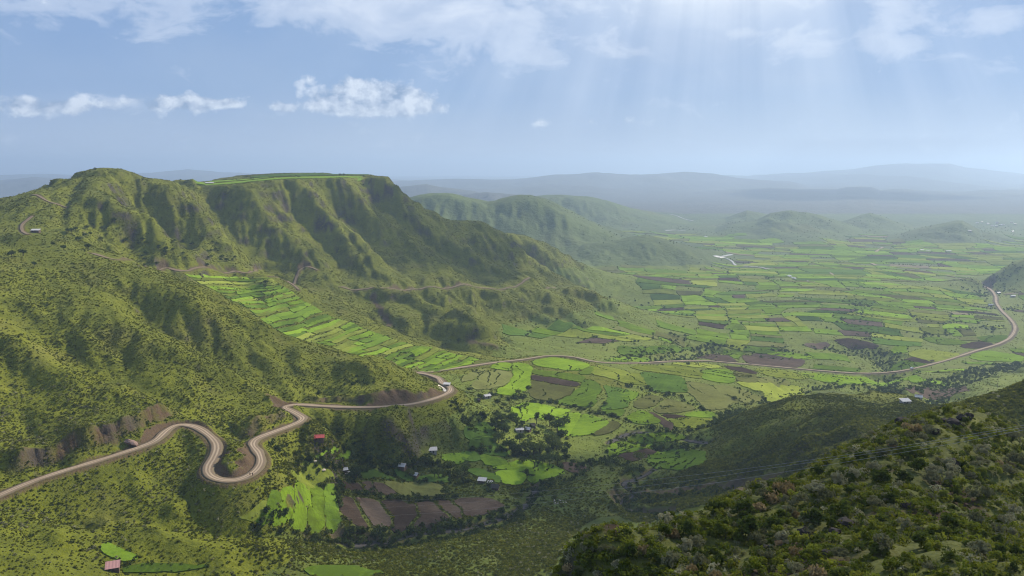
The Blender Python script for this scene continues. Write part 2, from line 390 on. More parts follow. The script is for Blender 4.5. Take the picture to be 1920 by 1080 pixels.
for amp, wid, pl in FEAT:
    w = [base_at(*p) for p in pl]
    xs, ys = [p[0] for p in w], [p[1] for p in w]
    m = (GX > min(xs) - 4 * wid) & (GX < max(xs) + 4 * wid) & (GY > min(ys) - 4 * wid) & (GY < max(ys) + 4 * wid)
    d, t = seg_dist(GX[m], GY[m], w)
    d = d * (1 + 0.25 * vnoise(GX[m] / 18, GY[m] / 18, 3))
    G0[m] += (1.2 if pl[0][1] < 700 and pl[0][0] < 1000 else 1.25) * amp * np.exp(-(d / wid) ** 2) * np.minimum(1, np.minimum(t, 1 - t) * 4 + 0.35)
def slope_of(G):
    gyy, gxx = np.gradient(G, CELL)
    return np.hypot(gxx, gyy)
S = slope_of(G0)
sm = sstep(0.10, 0.45, S)
G0 += sm * (3.2 * fbm(GX / 70, GY / 70, 4, 11) - 2.6 * (np.abs(vnoise(GX / 34, GY / 34, 21)) * 2 - 0.75)) + 0.5 * fbm(GX / 30, GY / 30, 3, 5) + 1.6 * fbm(GX / 160, GY / 160, 2, 8)
PXG = 960 + GX / GY * FPX * CT
def plateau(G):
    m = sstep(330, 380, PXG) * (1 - sstep(740, 770, PXG)) * sstep(1040, 1090, GY) * (1 - sstep(1750, 1850, GY))
    cap = 244.0 - 7.0 * (1 - sstep(400, 560, PXG)) + 0.014 * (np.clip(GY, 1100, 1550) - 1160) + 0.5 * fbm(GX / 40, GY / 40, 2, 131)
    return np.where(m > 0.01, np.minimum(G, cap * m + (1 - m) * 999), G)
def rills(dx, dy, L, amp, mask, seed):
    u = (GX * -dy + GY * dx) / L + 0.55 * fbm(GX / (L * 2.2), GY / (L * 2.2), 3, seed)
    v = (GX * dx + GY * dy) / (L * 7.0)
    r_ = np.abs(vnoise(u, v, seed + 1)) * 1.35 + 0.5 * np.abs(vnoise(u * 2.1 + 5, v * 1.6, seed + 2))
    return amp * (r_ - 0.72) * mask
G0 += rills(0.55, -0.83, 24.0, 3.6, sm * sstep(820, 960, GY) * (1 - sstep(1550, 1700, GY)) * (1 - sstep(0, 250, GX)), 211)
G0 += rills(0.42, -0.90, 21.0, 2.6, sm * sstep(370, 430, GY) * (1 - sstep(690, 780, GY)) * (1 - sstep(-60, 0, GX)), 215)
G0 += rills(0.30, -0.95, 22.0, 5.0, sm * sstep(690, 780, GY) * (1 - sstep(940, 1000, GY)) * (1 - sstep(-330, -280, GX)), 219)
G0 += rills(-0.85, -0.5, 18.0, 3.6, sm * sstep(250, 320, GY) * (1 - sstep(640, 700, GY)) * sstep(60, 130, GX), 223)
strat = sstep(0.28, 0.5, S) * sstep(560, 760, GY)
G0 += strat * (1.7 * np.sin(G0 * 2 * math.pi / 15.0 + 2.2 * fbm(GX / 60, GY / 60, 2, 141)) + 1.2 * fbm(GX / 20, GY / 20, 3, 143))
G0 += sm * 0.6 * fbm(GX / 17, GY / 17, 3, 145)
G0 = plateau(G0)
ERO0 = G0.copy()
def erode(G, batches, n, steps, seed):
    r = np.random.default_rng(seed)
    ny, nx = G.shape
    for b in range(batches):
        x = r.uniform(2, nx - 3, n); y = r.uniform(2, ny - 3, n)
        dx = np.zeros(n); dy = np.zeros(n); sed = np.zeros(n); vel = np.ones(n); wat = np.ones(n)
        for s in range(steps):
            i, j = y.astype(int), x.astype(int)
            fy, fx = y - i, x - j
            h00, h01, h10, h11 = G[i, j], G[i, j + 1], G[i + 1, j], G[i + 1, j + 1]
            gxx = (h01 - h00) * (1 - fy) + (h11 - h10) * fy
            gyy = (h10 - h00) * (1 - fx) + (h11 - h01) * fx
            h = h00 * (1 - fx) * (1 - fy) + h01 * fx * (1 - fy) + h10 * (1 - fx) * fy + h11 * fx * fy
            dx = dx * 0.12 - gxx * 0.88; dy = dy * 0.12 - gyy * 0.88
            L = np.hypot(dx, dy) + 1e-9
            dx /= L; dy /= L
            nx_, ny_ = np.clip(x + dx, 1, nx - 3), np.clip(y + dy, 1, ny - 3)
            i2, j2 = ny_.astype(int), nx_.astype(int)
            f2y, f2x = ny_ - i2, nx_ - j2
            h2 = G[i2, j2] * (1 - f2x) * (1 - f2y) + G[i2, j2 + 1] * f2x * (1 - f2y) + G[i2 + 1, j2] * (1 - f2x) * f2y + G[i2 + 1, j2 + 1] * f2x * f2y
            dh = h2 - h
            cap = np.maximum(-dh, 0.01) * vel * wat * 2.2
            over = (sed > cap) | (dh > 0)
            dep = np.where(over, np.where(dh > 0, np.minimum(dh, sed), (sed - cap) * 0.25), 0)
            ero = np.where(~over, np.minimum((cap - sed) * 0.10, -dh * 0.5), 0)
            sed += ero - dep
            amt = dep - ero
            idx = i * nx + j
            G.ravel()[:] += (np.bincount(idx, amt * (1 - fx) * (1 - fy), ny * nx) + np.bincount(idx + 1, amt * fx * (1 - fy), ny * nx)
                             + np.bincount(idx + nx, amt * (1 - fx) * fy, ny * nx) + np.bincount(idx + nx + 1, amt * fx * fy, ny * nx))
            vel = np.sqrt(np.clip(vel * vel - dh * 0.4, 0.05, 9)); wat *= 0.985
            x, y = nx_, ny_
    return G
G0 = erode(G0, 6, 26000, 42, 3)
# keep flats as drawn, limit change
dG = 0.55 * np.clip(G0 - ERO0, -6, 4)
flat = sstep(0.06, 0.25, slope_of(ERO0))
G0 = ERO0 + dG * flat
print('erosion', round(time.time() - T0, 1))

def gs(G, X, Y):
    fi = np.clip((Y - GY0) / CELL, 0, G.shape[0] - 1.001); fj = np.clip((X - GX0) / CELL, 0, G.shape[1] - 1.001)
    i, j = fi.astype(int), fj.astype(int); a, b = fi - i, fj - j
    return (G[i, j] * (1 - b) + G[i, j + 1] * b) * (1 - a) + (G[i + 1, j] * (1 - b) + G[i + 1, j + 1] * b) * a

# ---- roads: smooth 3-D centre lines, then carved into the ground
def catmull(pts, step):
    pts = [np.array(p, float) for p in pts]
    out = []
    for i in range(len(pts) - 1):
        p0, p1, p2, p3 = pts[max(i - 1, 0)], pts[i], pts[i + 1], pts[min(i + 2, len(pts) - 1)]
        n = max(2, int(np.linalg.norm((p2 - p1)[:2]) / step))
        for k in range(n):
            t = k / n
            out.append(0.5 * (2 * p1 + (p2 - p0) * t + (2 * p0 - 5 * p1 + 4 * p2 - p3) * t * t + (3 * p1 - p0 - 3 * p2 + p3) * t ** 3))
    out.append(pts[-1])
    return np.array(out)
mid = [(-58, 612, 96.5), (-72, 640, 92.5), (-86, 664, 87), (-86, 682, 83)]
R1 = catmull([P(*p) for p in ROAD_PX] + mid + [P(*p) for p in VROAD_PX], 2.5)
def smooth_z(R, k):
    z = np.pad(R[:, 2], k, mode='edge')
    ker = np.hanning(2 * k + 1); ker /= ker.sum()
    R[:, 2] = np.convolve(z, ker, 'valid')
    return R
def smooth_xy(R, k):
    for c in (0, 1):
        z = np.pad(R[:, c], k, mode='edge')
        ker = np.hanning(2 * k + 1); ker /= ker.sum()
        R[:, c] = np.convolve(z, ker, 'valid')
    return R
R1 = smooth_z(smooth_xy(R1, 3), 12)

# ---- final ground grid: rows at constant distance Y, columns at constant X / Y
aa = np.concatenate([np.linspace(-1.15, -0.72, 44, endpoint=False), np.arange(-0.72, 0.72, 0.0017), np.linspace(0.72, 1.15, 44)])
Ls = [np.arange(math.log(24), math.log(250), 0.011), np.arange(math.log(250), math.log(1650), 0.0037), np.arange(math.log(1650), math.log(4200), 0.0065), np.arange(math.log(4200), math.log(27000), 0.017)]
yy = np.exp(np.concatenate(Ls))
NA, NY = len(aa), len(yy)
A2, Y2 = np.meshgrid(aa, yy)
X2 = A2 * Y2
Z2 = base_h(X2, Y2)
inG = sstep(GY0 + 4, GY0 + 40, Y2) * (1 - sstep(GY1 - 120, GY1 - 10, Y2)) * sstep(GX0 + 5, GX0 + 120, X2) * (1 - sstep(GX1 - 120, GX1 - 5, X2))
Z2 = Z2 * (1 - inG) + gs(G0, X2, Y2) * inG
# foreground roughness
nf = 1 - sstep(200, 320, Y2)
Z2 += nf * (1.5 * fbm(X2 / 16, Y2 / 16, 4, 41) + 0.9 * np.abs(fbm(X2 / 7, Y2 / 7, 3, 47)) + 0.25 * fbm(X2 / 1.8, Y2 / 1.8, 2, 53))
fine = sstep(240, 300, Y2) * (1 - sstep(1500, 2000, Y2))
Z2 += fine * (0.35 * fbm(X2 / 7, Y2 / 7, 3, 61))
# plain undulation
far = sstep(1200, 2200, Y2)
Z2 += far * (3.0 * fbm(X2 / 420, Y2 / 420, 3, 71))
# far hills: crest traced as (pixel, pixel), at a distance, with a half width front/back
HILLS = [
 (2550, 330, 500, 30, [(700,372),(760,366),(800,358),(828,356),(850,358),(880,366),(915,372),(945,368),(970,363),(990,361),(1010,364),(1040,376),(1070,394),(1100,412),(1130,428),(1160,440),(1200,452),(1240,458)]),
 (2250, 240, 220, 16, [(1080,470),(1140,456),(1180,447),(1210,443),(1240,446),(1275,456),(1310,466),(1350,474)]),
 (3900, 450, 600, 24, [(950,380),(1010,364),(1060,362),(1100,366),(1140,374),(1180,388),(1230,402),(1290,416),(1330,424)]),
 (5200, 500, 600, 20, [(840,366),(880,362),(915,358),(950,362),(990,368)]),
 (6300, 700, 700, 20, [(680,352),(740,350),(800,343),(830,350),(900,358)]),
 (3350, 330, 260, 22, [(1330,436),(1370,420),(1420,412),(1445,398),(1480,393),(1510,395),(1540,404),(1570,416),(1600,424),(1640,436)]),
 (3900, 300, 280, 14, [(1360,412),(1400,394),(1430,400),(1470,408)]),
 (3600, 300, 260, 16, [(1560,424),(1590,412),(1615,402),(1632,398),(1655,404),(1680,416),(1720,426)]),
 (2950, 260, 240, 18, [(1690,440),(1730,428),(1765,420),(1790,414),(1805,413),(1820,422),(1840,434),(1880,440)]),
 (8000, 1800, 900, 40, [(1100,400),(1180,384),(1240,372),(1300,360),(1360,356),(1440,352),(1500,355),(1570,355),(1590,350),(1635,350),(1650,356),(1690,354),(1720,357),(1800,360),(1850,356),(1900,356),(1980,358),(2200,362),(2500,366)]),
 (10500, 1800, 1500, 60, [(600,346),(760,338),(860,334),(960,336),(1040,326),(1120,322),(1200,326),(1280,320),(1340,324),(1380,332),(1420,336),(1500,342)]),
 (15500, 3000, 2500, 80, [(1180,330),(1260,328),(1330,326),(1400,330),(1450,326),(1520,322),(1600,316),(1640,308),(1700,304),(1780,305),(1810,312),(1870,320),(1920,326),(2100,322),(2400,326)]),
 (13500, 2500, 2000, 60, [(-500,330),(-200,322),(-40,328),(40,325),(110,326),(200,330),(300,321),(350,316),(420,322),(520,326),(640,330),(760,338)]),
 (9000, 1500, 1200, 40, [(-400,345),(-100,334),(0,336),(60,330),(110,334),(220,344),(320,338),(420,345)]),
]
for Y0, wf, wb, rough, pl in HILLS:
    pl = [(ray(p[0], p[1])[0], CAMZ + ray(p[0], p[1])[1] * Y0) for p in pl]
    ca = np.array([p[0] for p in pl]); cz = np.array([p[1] for p in pl])
    m = (Y2 > Y0 - 3.2 * wf) & (Y2 < Y0 + 3.2 * wb) & (A2 > ca[0] - 0.05) & (A2 < ca[-1] + 0.05)
    a, Y, X = A2[m], Y2[m], X2[m]
    crest = np.interp(a, ca, cz) * sstep(ca[0] - 0.03, ca[0] + 0.012, a) * (1 - sstep(ca[-1] - 0.012, ca[-1] + 0.03, a))
    sx = Y0 / 9.0
    wob = vnoise(X / sx, Y / sx, 81) * 0.35
    t = np.where(Y < Y0, (Y0 - Y) / wf, (Y - Y0) / wb)
    gul = fbm(X / (wf * 0.33), Y / (wf * 0.9), 4, 83)
    t2 = np.maximum(t * (1 + wob * np.minimum(t, 1)) + 0.42 * gul * sstep(0.0, 0.4, t), 0)
    prof = 1 / (1 + (t2 * 1.25) ** 2.4) - 0.06
    z = np.maximum(crest * np.maximum(prof, 0), 0)
    z += rough * 0.24 * fbm(X / (sx * 0.22), Y / (sx * 0.22), 4, 87) * np.minimum(z / 40, 1)
    Z2[m] = np.maximum(Z2[m], z) if Y0 > 3000 else np.where(z > 0.5, np.maximum(Z2[m], Z2[m] * 0.3 + z), Z2[m])

def win(xmin, xmax, ymin, ymax):
    i0, i1 = np.searchsorted(yy, ymin), np.searchsorted(yy, ymax)
    lo = min(xmin / ymin, xmin / ymax); hi = max(xmax / ymin, xmax / ymax)
    j0, j1 = np.searchsorted(aa, lo), np.searchsorted(aa, hi)
    return slice(max(i0 - 1, 0), min(i1 + 1, NY)), slice(max(j0 - 1, 0), min(j1 + 1, NA))
SOIL = np.zeros_like(Z2)      # bare earth
NEARROAD = np.full(Z2.shape, 99.0)
def carve(R, half, reach, cut=1.5, fill=0.85, soil=1.0):
    D = np.full(Z2.shape, 1e9, np.float32); ZR = np.zeros(Z2.shape)
    for k in range(len(R) - 1):
        a, b = R[k], R[k + 1]
        w = win(min(a[0], b[0]) - reach, max(a[0], b[0]) + reach, max(min(a[1], b[1]) - reach, 25), max(a[1], b[1]) + reach)
        X, Y = X2[w], Y2[w]
        dx, dy = b[0] - a[0], b[1] - a[1]
        t = np.clip(((X - a[0]) * dx + (Y - a[1]) * dy) / (dx * dx + dy * dy + 1e-9), 0, 1)
        d = np.hypot(X - a[0] - t * dx, Y - a[1] - t * dy)
        m = d < D[w]
        D[w] = np.where(m, d, D[w]); ZR[w] = np.where(m, a[2] + t * (b[2] - a[2]), ZR[w])
    m = D < reach
    e = np.maximum(D[m] - half, 0)
    z0 = Z2[m]; zr = ZR[m]
    fade = 1 - sstep(reach * 0.6, reach, D[m])
    jag = 1 + 0.5 * vnoise(X2[m] / 5, Y2[m] / 5, 91)
    z1 = np.clip(z0, zr - fill * e * 1.0, zr + cut * e * jag)
    z1 = z0 + (z1 - z0) * fade
    SOIL[m] = np.maximum(SOIL[m], soil * fade * np.maximum(sstep(0.1, 0.8, z0 - z1), (D[m] < half + 1.2) * 0.8))
    Z2[m] = z1
    NEARROAD[m] = np.minimum(NEARROAD[m], D[m])
def scarp(pl, h, run):
    w = [base_at(*p) for p in pl]
    R = catmull([np.array((q[0], q[1], 0.0)) for q in w], 3.0)
    W_ = win(R[:, 0].min() - 70, R[:, 0].max() + 70, max(R[:, 1].min() - 70, 30), R[:, 1].max() + 70)
    X, Y = X2[W_], Y2[W_]
    best = np.full(X.shape, 1e9); sg = np.zeros(X.shape); par = np.zeros(X.shape)
    for k in range(len(R) - 1):
        a, b = R[k], R[k + 1]
        dx, dy = b[0] - a[0], b[1] - a[1]; L = math.hypot(dx, dy) + 1e-9
        t = np.clip(((X - a[0]) * dx + (Y - a[1]) * dy) / (L * L), 0, 1)
        ex, ey = X - a[0] - t * dx, Y - a[1] - t * dy
        d = np.hypot(ex, ey); m = d < best
        best[m] = d[m]; sg[m] = np.where(dx * ey - dy * ex > 0, 1, -1)[m]; par[m] = (k + t[m]) / (len(R) - 1)
    s = best * sg + 1.6 * vnoise(X / 6, Y / 6, 151) + 0.9 * vnoise(X / 3.1, Y / 3.1, 153)
    end = sstep(0, 0.12, par) * (1 - sstep(0.88, 1, par))
    hh = h * (0.75 + 0.35 * vnoise(X / 14, Y / 14, 155)) * end
    Z2[W_] += hh * sstep(-0.5, 3.2, s) * np.exp(-np.maximum(s - 3, 0) / run) * (best < 68)
    face = sstep(-1.8, 0.3, s) * (1 - sstep(2.8, 5.0, s)) * end
    SOIL[W_] = np.maximum(SOIL[W_], face * (best < 40) * (0.62 + 0.5 * vnoise(X / 4, Y / 4, 159)))
scarp([(20,890),(60,868),(110,850),(170,838),(230,820),(285,798),(325,783),(345,775)], 8.0, 26)
scarp([(440,806),(470,806),(505,798),(540,783)], 5.0, 16)
scarp([(560,753),(620,755),(700,755),(760,752),(805,745),(832,736)], 4.5, 16)
scarp([(740,690),(790,690),(830,692),(860,688)], 3.5, 10)
carve(R1, 3.9, 26, cut=1.15)
for pl_ in ([(1460,872),(1400,886),(1330,898),(1270,912),(1200,916)], [(1420,905),(1370,918),(1330,938),(1300,950)], [(700,552),(730,590)], [(880,640),(930,655)]):
    w_ = [base_at(*q) for q in pl_]
    W_ = win(min(q[0] for q in w_) - 20, max(q[0] for q in w_) + 20, min(q[1] for q in w_) - 20, max(q[1] for q in w_) + 20)
    d_, _ = seg_dist(X2[W_], Y2[W_], w_)
    SOIL[W_] = np.maximum(SOIL[W_], 0.9 * (1 - sstep(1.5, 5.0, d_ + 2.0 * vnoise(X2[W_] / 6, Y2[W_] / 6, 157))))

def zs(X, Y):
    """height of the ground mesh (bilinear on its own grid)"""
    X = np.asarray(X, float); Y = np.asarray(Y, float)
    i = np.clip(np.searchsorted(yy, Y) - 1, 0, NY - 2)
    a = X / Y
    j = np.clip(np.searchsorted(aa, a) - 1, 0, NA - 2)
    fy = np.clip((Y - yy[i]) / (yy[i + 1] - yy[i]), 0, 1); fx = np.clip((a - aa[j]) / (aa[j + 1] - aa[j]), 0, 1)
    return (Z2[i, j] * (1 - fx) + Z2[i, j + 1] * fx) * (1 - fy) + (Z2[i + 1, j] * (1 - fx) + Z2[i + 1, j + 1] * fx) * fy
YS = np.exp(np.linspace(math.log(30), math.log(26000), 6000))
def gnd(px, py):
    """first point of the ground on the line of sight through a traced point"""
    tx, tz = ray(px, py)
    d = zs(tx * YS, YS) - (CAMZ + tz * YS)
    k = int(np.argmax(d > 0))
    if d[k] <= 0: return None
    f = d[k - 1] / (d[k - 1] - d[k]) if k else 0
    Y = YS[k - 1] + f * (YS[k] - YS[k - 1])
    return (tx * Y, Y, float(zs(tx * Y, Y)))
# cart tracks on the slopes
TRACKS = [[(60,366),(85,376),(125,390)], [(60,405),(40,425),(52,440)], [(170,474),(230,488),(300,506),(345,509),(430,511),(470,510),(485,504)],
          [(515,519),(560,513),(595,508)], [(640,538),(700,538),(770,541),(840,540),(900,540),(960,539),(1040,540)], [(505,518),(540,530),(560,545)]]
TRK = []
for pl in TRACKS:
    w = [gnd(*p) for p in pl]
    w = [p for p in w if p]
    R = smooth_z(catmull(w, 3.0), 5)
    R[:, 2] = zs(R[:, 0], R[:, 1]); R = smooth_z(R, 6)
    carve(R, 1.8, 9, soil=0.9)
    TRK.append(R)
# stream beds
STREAMS = [[(640,1012),(760,1005),(880,990),(975,955),(1000,930),(1003,910)], [(1240,965),(1180,962),(1165,940),(1190,925),(1170,905),(1210,888),(1260,865)], [(1140,830),(1180,812),(1235,812),(1330,830)]]
STR = []
for pl in STREAMS:
    w = [gnd(*p) for p in pl]
    R = catmull([p for p in w if p], 3.0)
    R[:, 2] = zs(R[:, 0], R[:, 1]) - 1.0; R = smooth_z(R, 6)
    carve(R, 1.5, 12, cut=1.0, soil=0.7)
    STR.append(R)
gyr = np.gradient(Z2, axis=0) / np.gradient(Y2, axis=0)
gxr = np.gradient(Z2, axis=1) / np.gradient(X2, axis=1)
SLOPE = np.hypot(gxr, gyr)
print('ground', round(time.time() - T0, 1), NA, NY)

def ground_material(name, grass, mid_, dark, soil, rock, scale=1.0):
    m, nt = mat(name); nb = NB(nt); p = geo_pos(nb)
    big = nb.noise(p, 0.012 * scale, 4, 0.6)
    med = nb.noise(p, 0.07 * scale, 5, 0.65)
    fin = nb.noise(p, 0.45 * scale, 4, 0.7)
    v = nb.math('ADD', nb.math('MULTIPLY', big, 0.35), nb.math('ADD', nb.math('MULTIPLY', med, 0.35), nb.math('MULTIPLY', fin, 0.30)))
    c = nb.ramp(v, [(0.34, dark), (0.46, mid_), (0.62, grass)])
    dry = nb.ramp(nb.noise(p, 0.03 * scale, 3), [(0.55, (0, 0, 0)), (0.75, (1, 1, 1))])
    c = nb.mix(nb.math('MULTIPLY', dry, 0.35), c, (0.15, 0.125, 0.045))
    s = nb.attr('soil')
    sn = nb.noise(p, 0.5 * scale, 4, 0.7)
    sm_ = nb.math('MULTIPLY', s, nb.math('MULTIPLY_ADD', sn, 1.6, 0.25), clamp=True)
    soilc = nb.mix(nb.noise(p, 0.9 * scale, 3), soil, tuple(x * 0.5 for x in soil))
    c = nb.mix(sm_, c, soilc)
    r = nb.attr('rock')
    rc = nb.mix(nb.noise(p, 0.25 * scale, 5, 0.7), rock, tuple(x * 0.35 for x in rock))
    c = nb.mix(r, c, rc)
    bump = nb.math('ADD', nb.math('MULTIPLY', fin, 0.6), nb.math('MULTIPLY', med, 1.0))
    nb.out(nb.bsdf(c, 0.95, bump, 0.7, 1.8 / scale, 0.1))
    return m
M_HILL = ground_material('hillside_scrub', (0.172, 0.180, 0.014), (0.108, 0.120, 0.011), (0.044, 0.053, 0.008), (0.130, 0.085, 0.050), (0.10, 0.08, 0.06))
M_VALLEY = ground_material('valley_ground', (0.165, 0.200, 0.026), (0.118, 0.145, 0.022), (0.062, 0.078, 0.017), (0.120, 0.085, 0.060), (0.10, 0.08, 0.06))
M_STREAMV = ground_material('stream_valley_scrub', (0.125, 0.150, 0.022), (0.078, 0.096, 0.016), (0.036, 0.047, 0.010), (0.130, 0.085, 0.055), (0.10, 0.08, 0.06), 1.3)
M_FAR = ground_material('far_ground', (0.120, 0.155, 0.040), (0.085, 0.110, 0.030), (0.042, 0.058, 0.020), (0.12, 0.10, 0.08), (0.10, 0.08, 0.06), 0.12)
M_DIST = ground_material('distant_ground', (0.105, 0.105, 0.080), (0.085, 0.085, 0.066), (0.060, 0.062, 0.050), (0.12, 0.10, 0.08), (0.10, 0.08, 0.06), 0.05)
M_FORE = ground_material('foreground_ground', (0.130, 0.135, 0.030), (0.075, 0.082, 0.020), (0.034, 0.038, 0.013), (0.070, 0.040, 0.028), (0.05, 0.038, 0.032), 3.0)


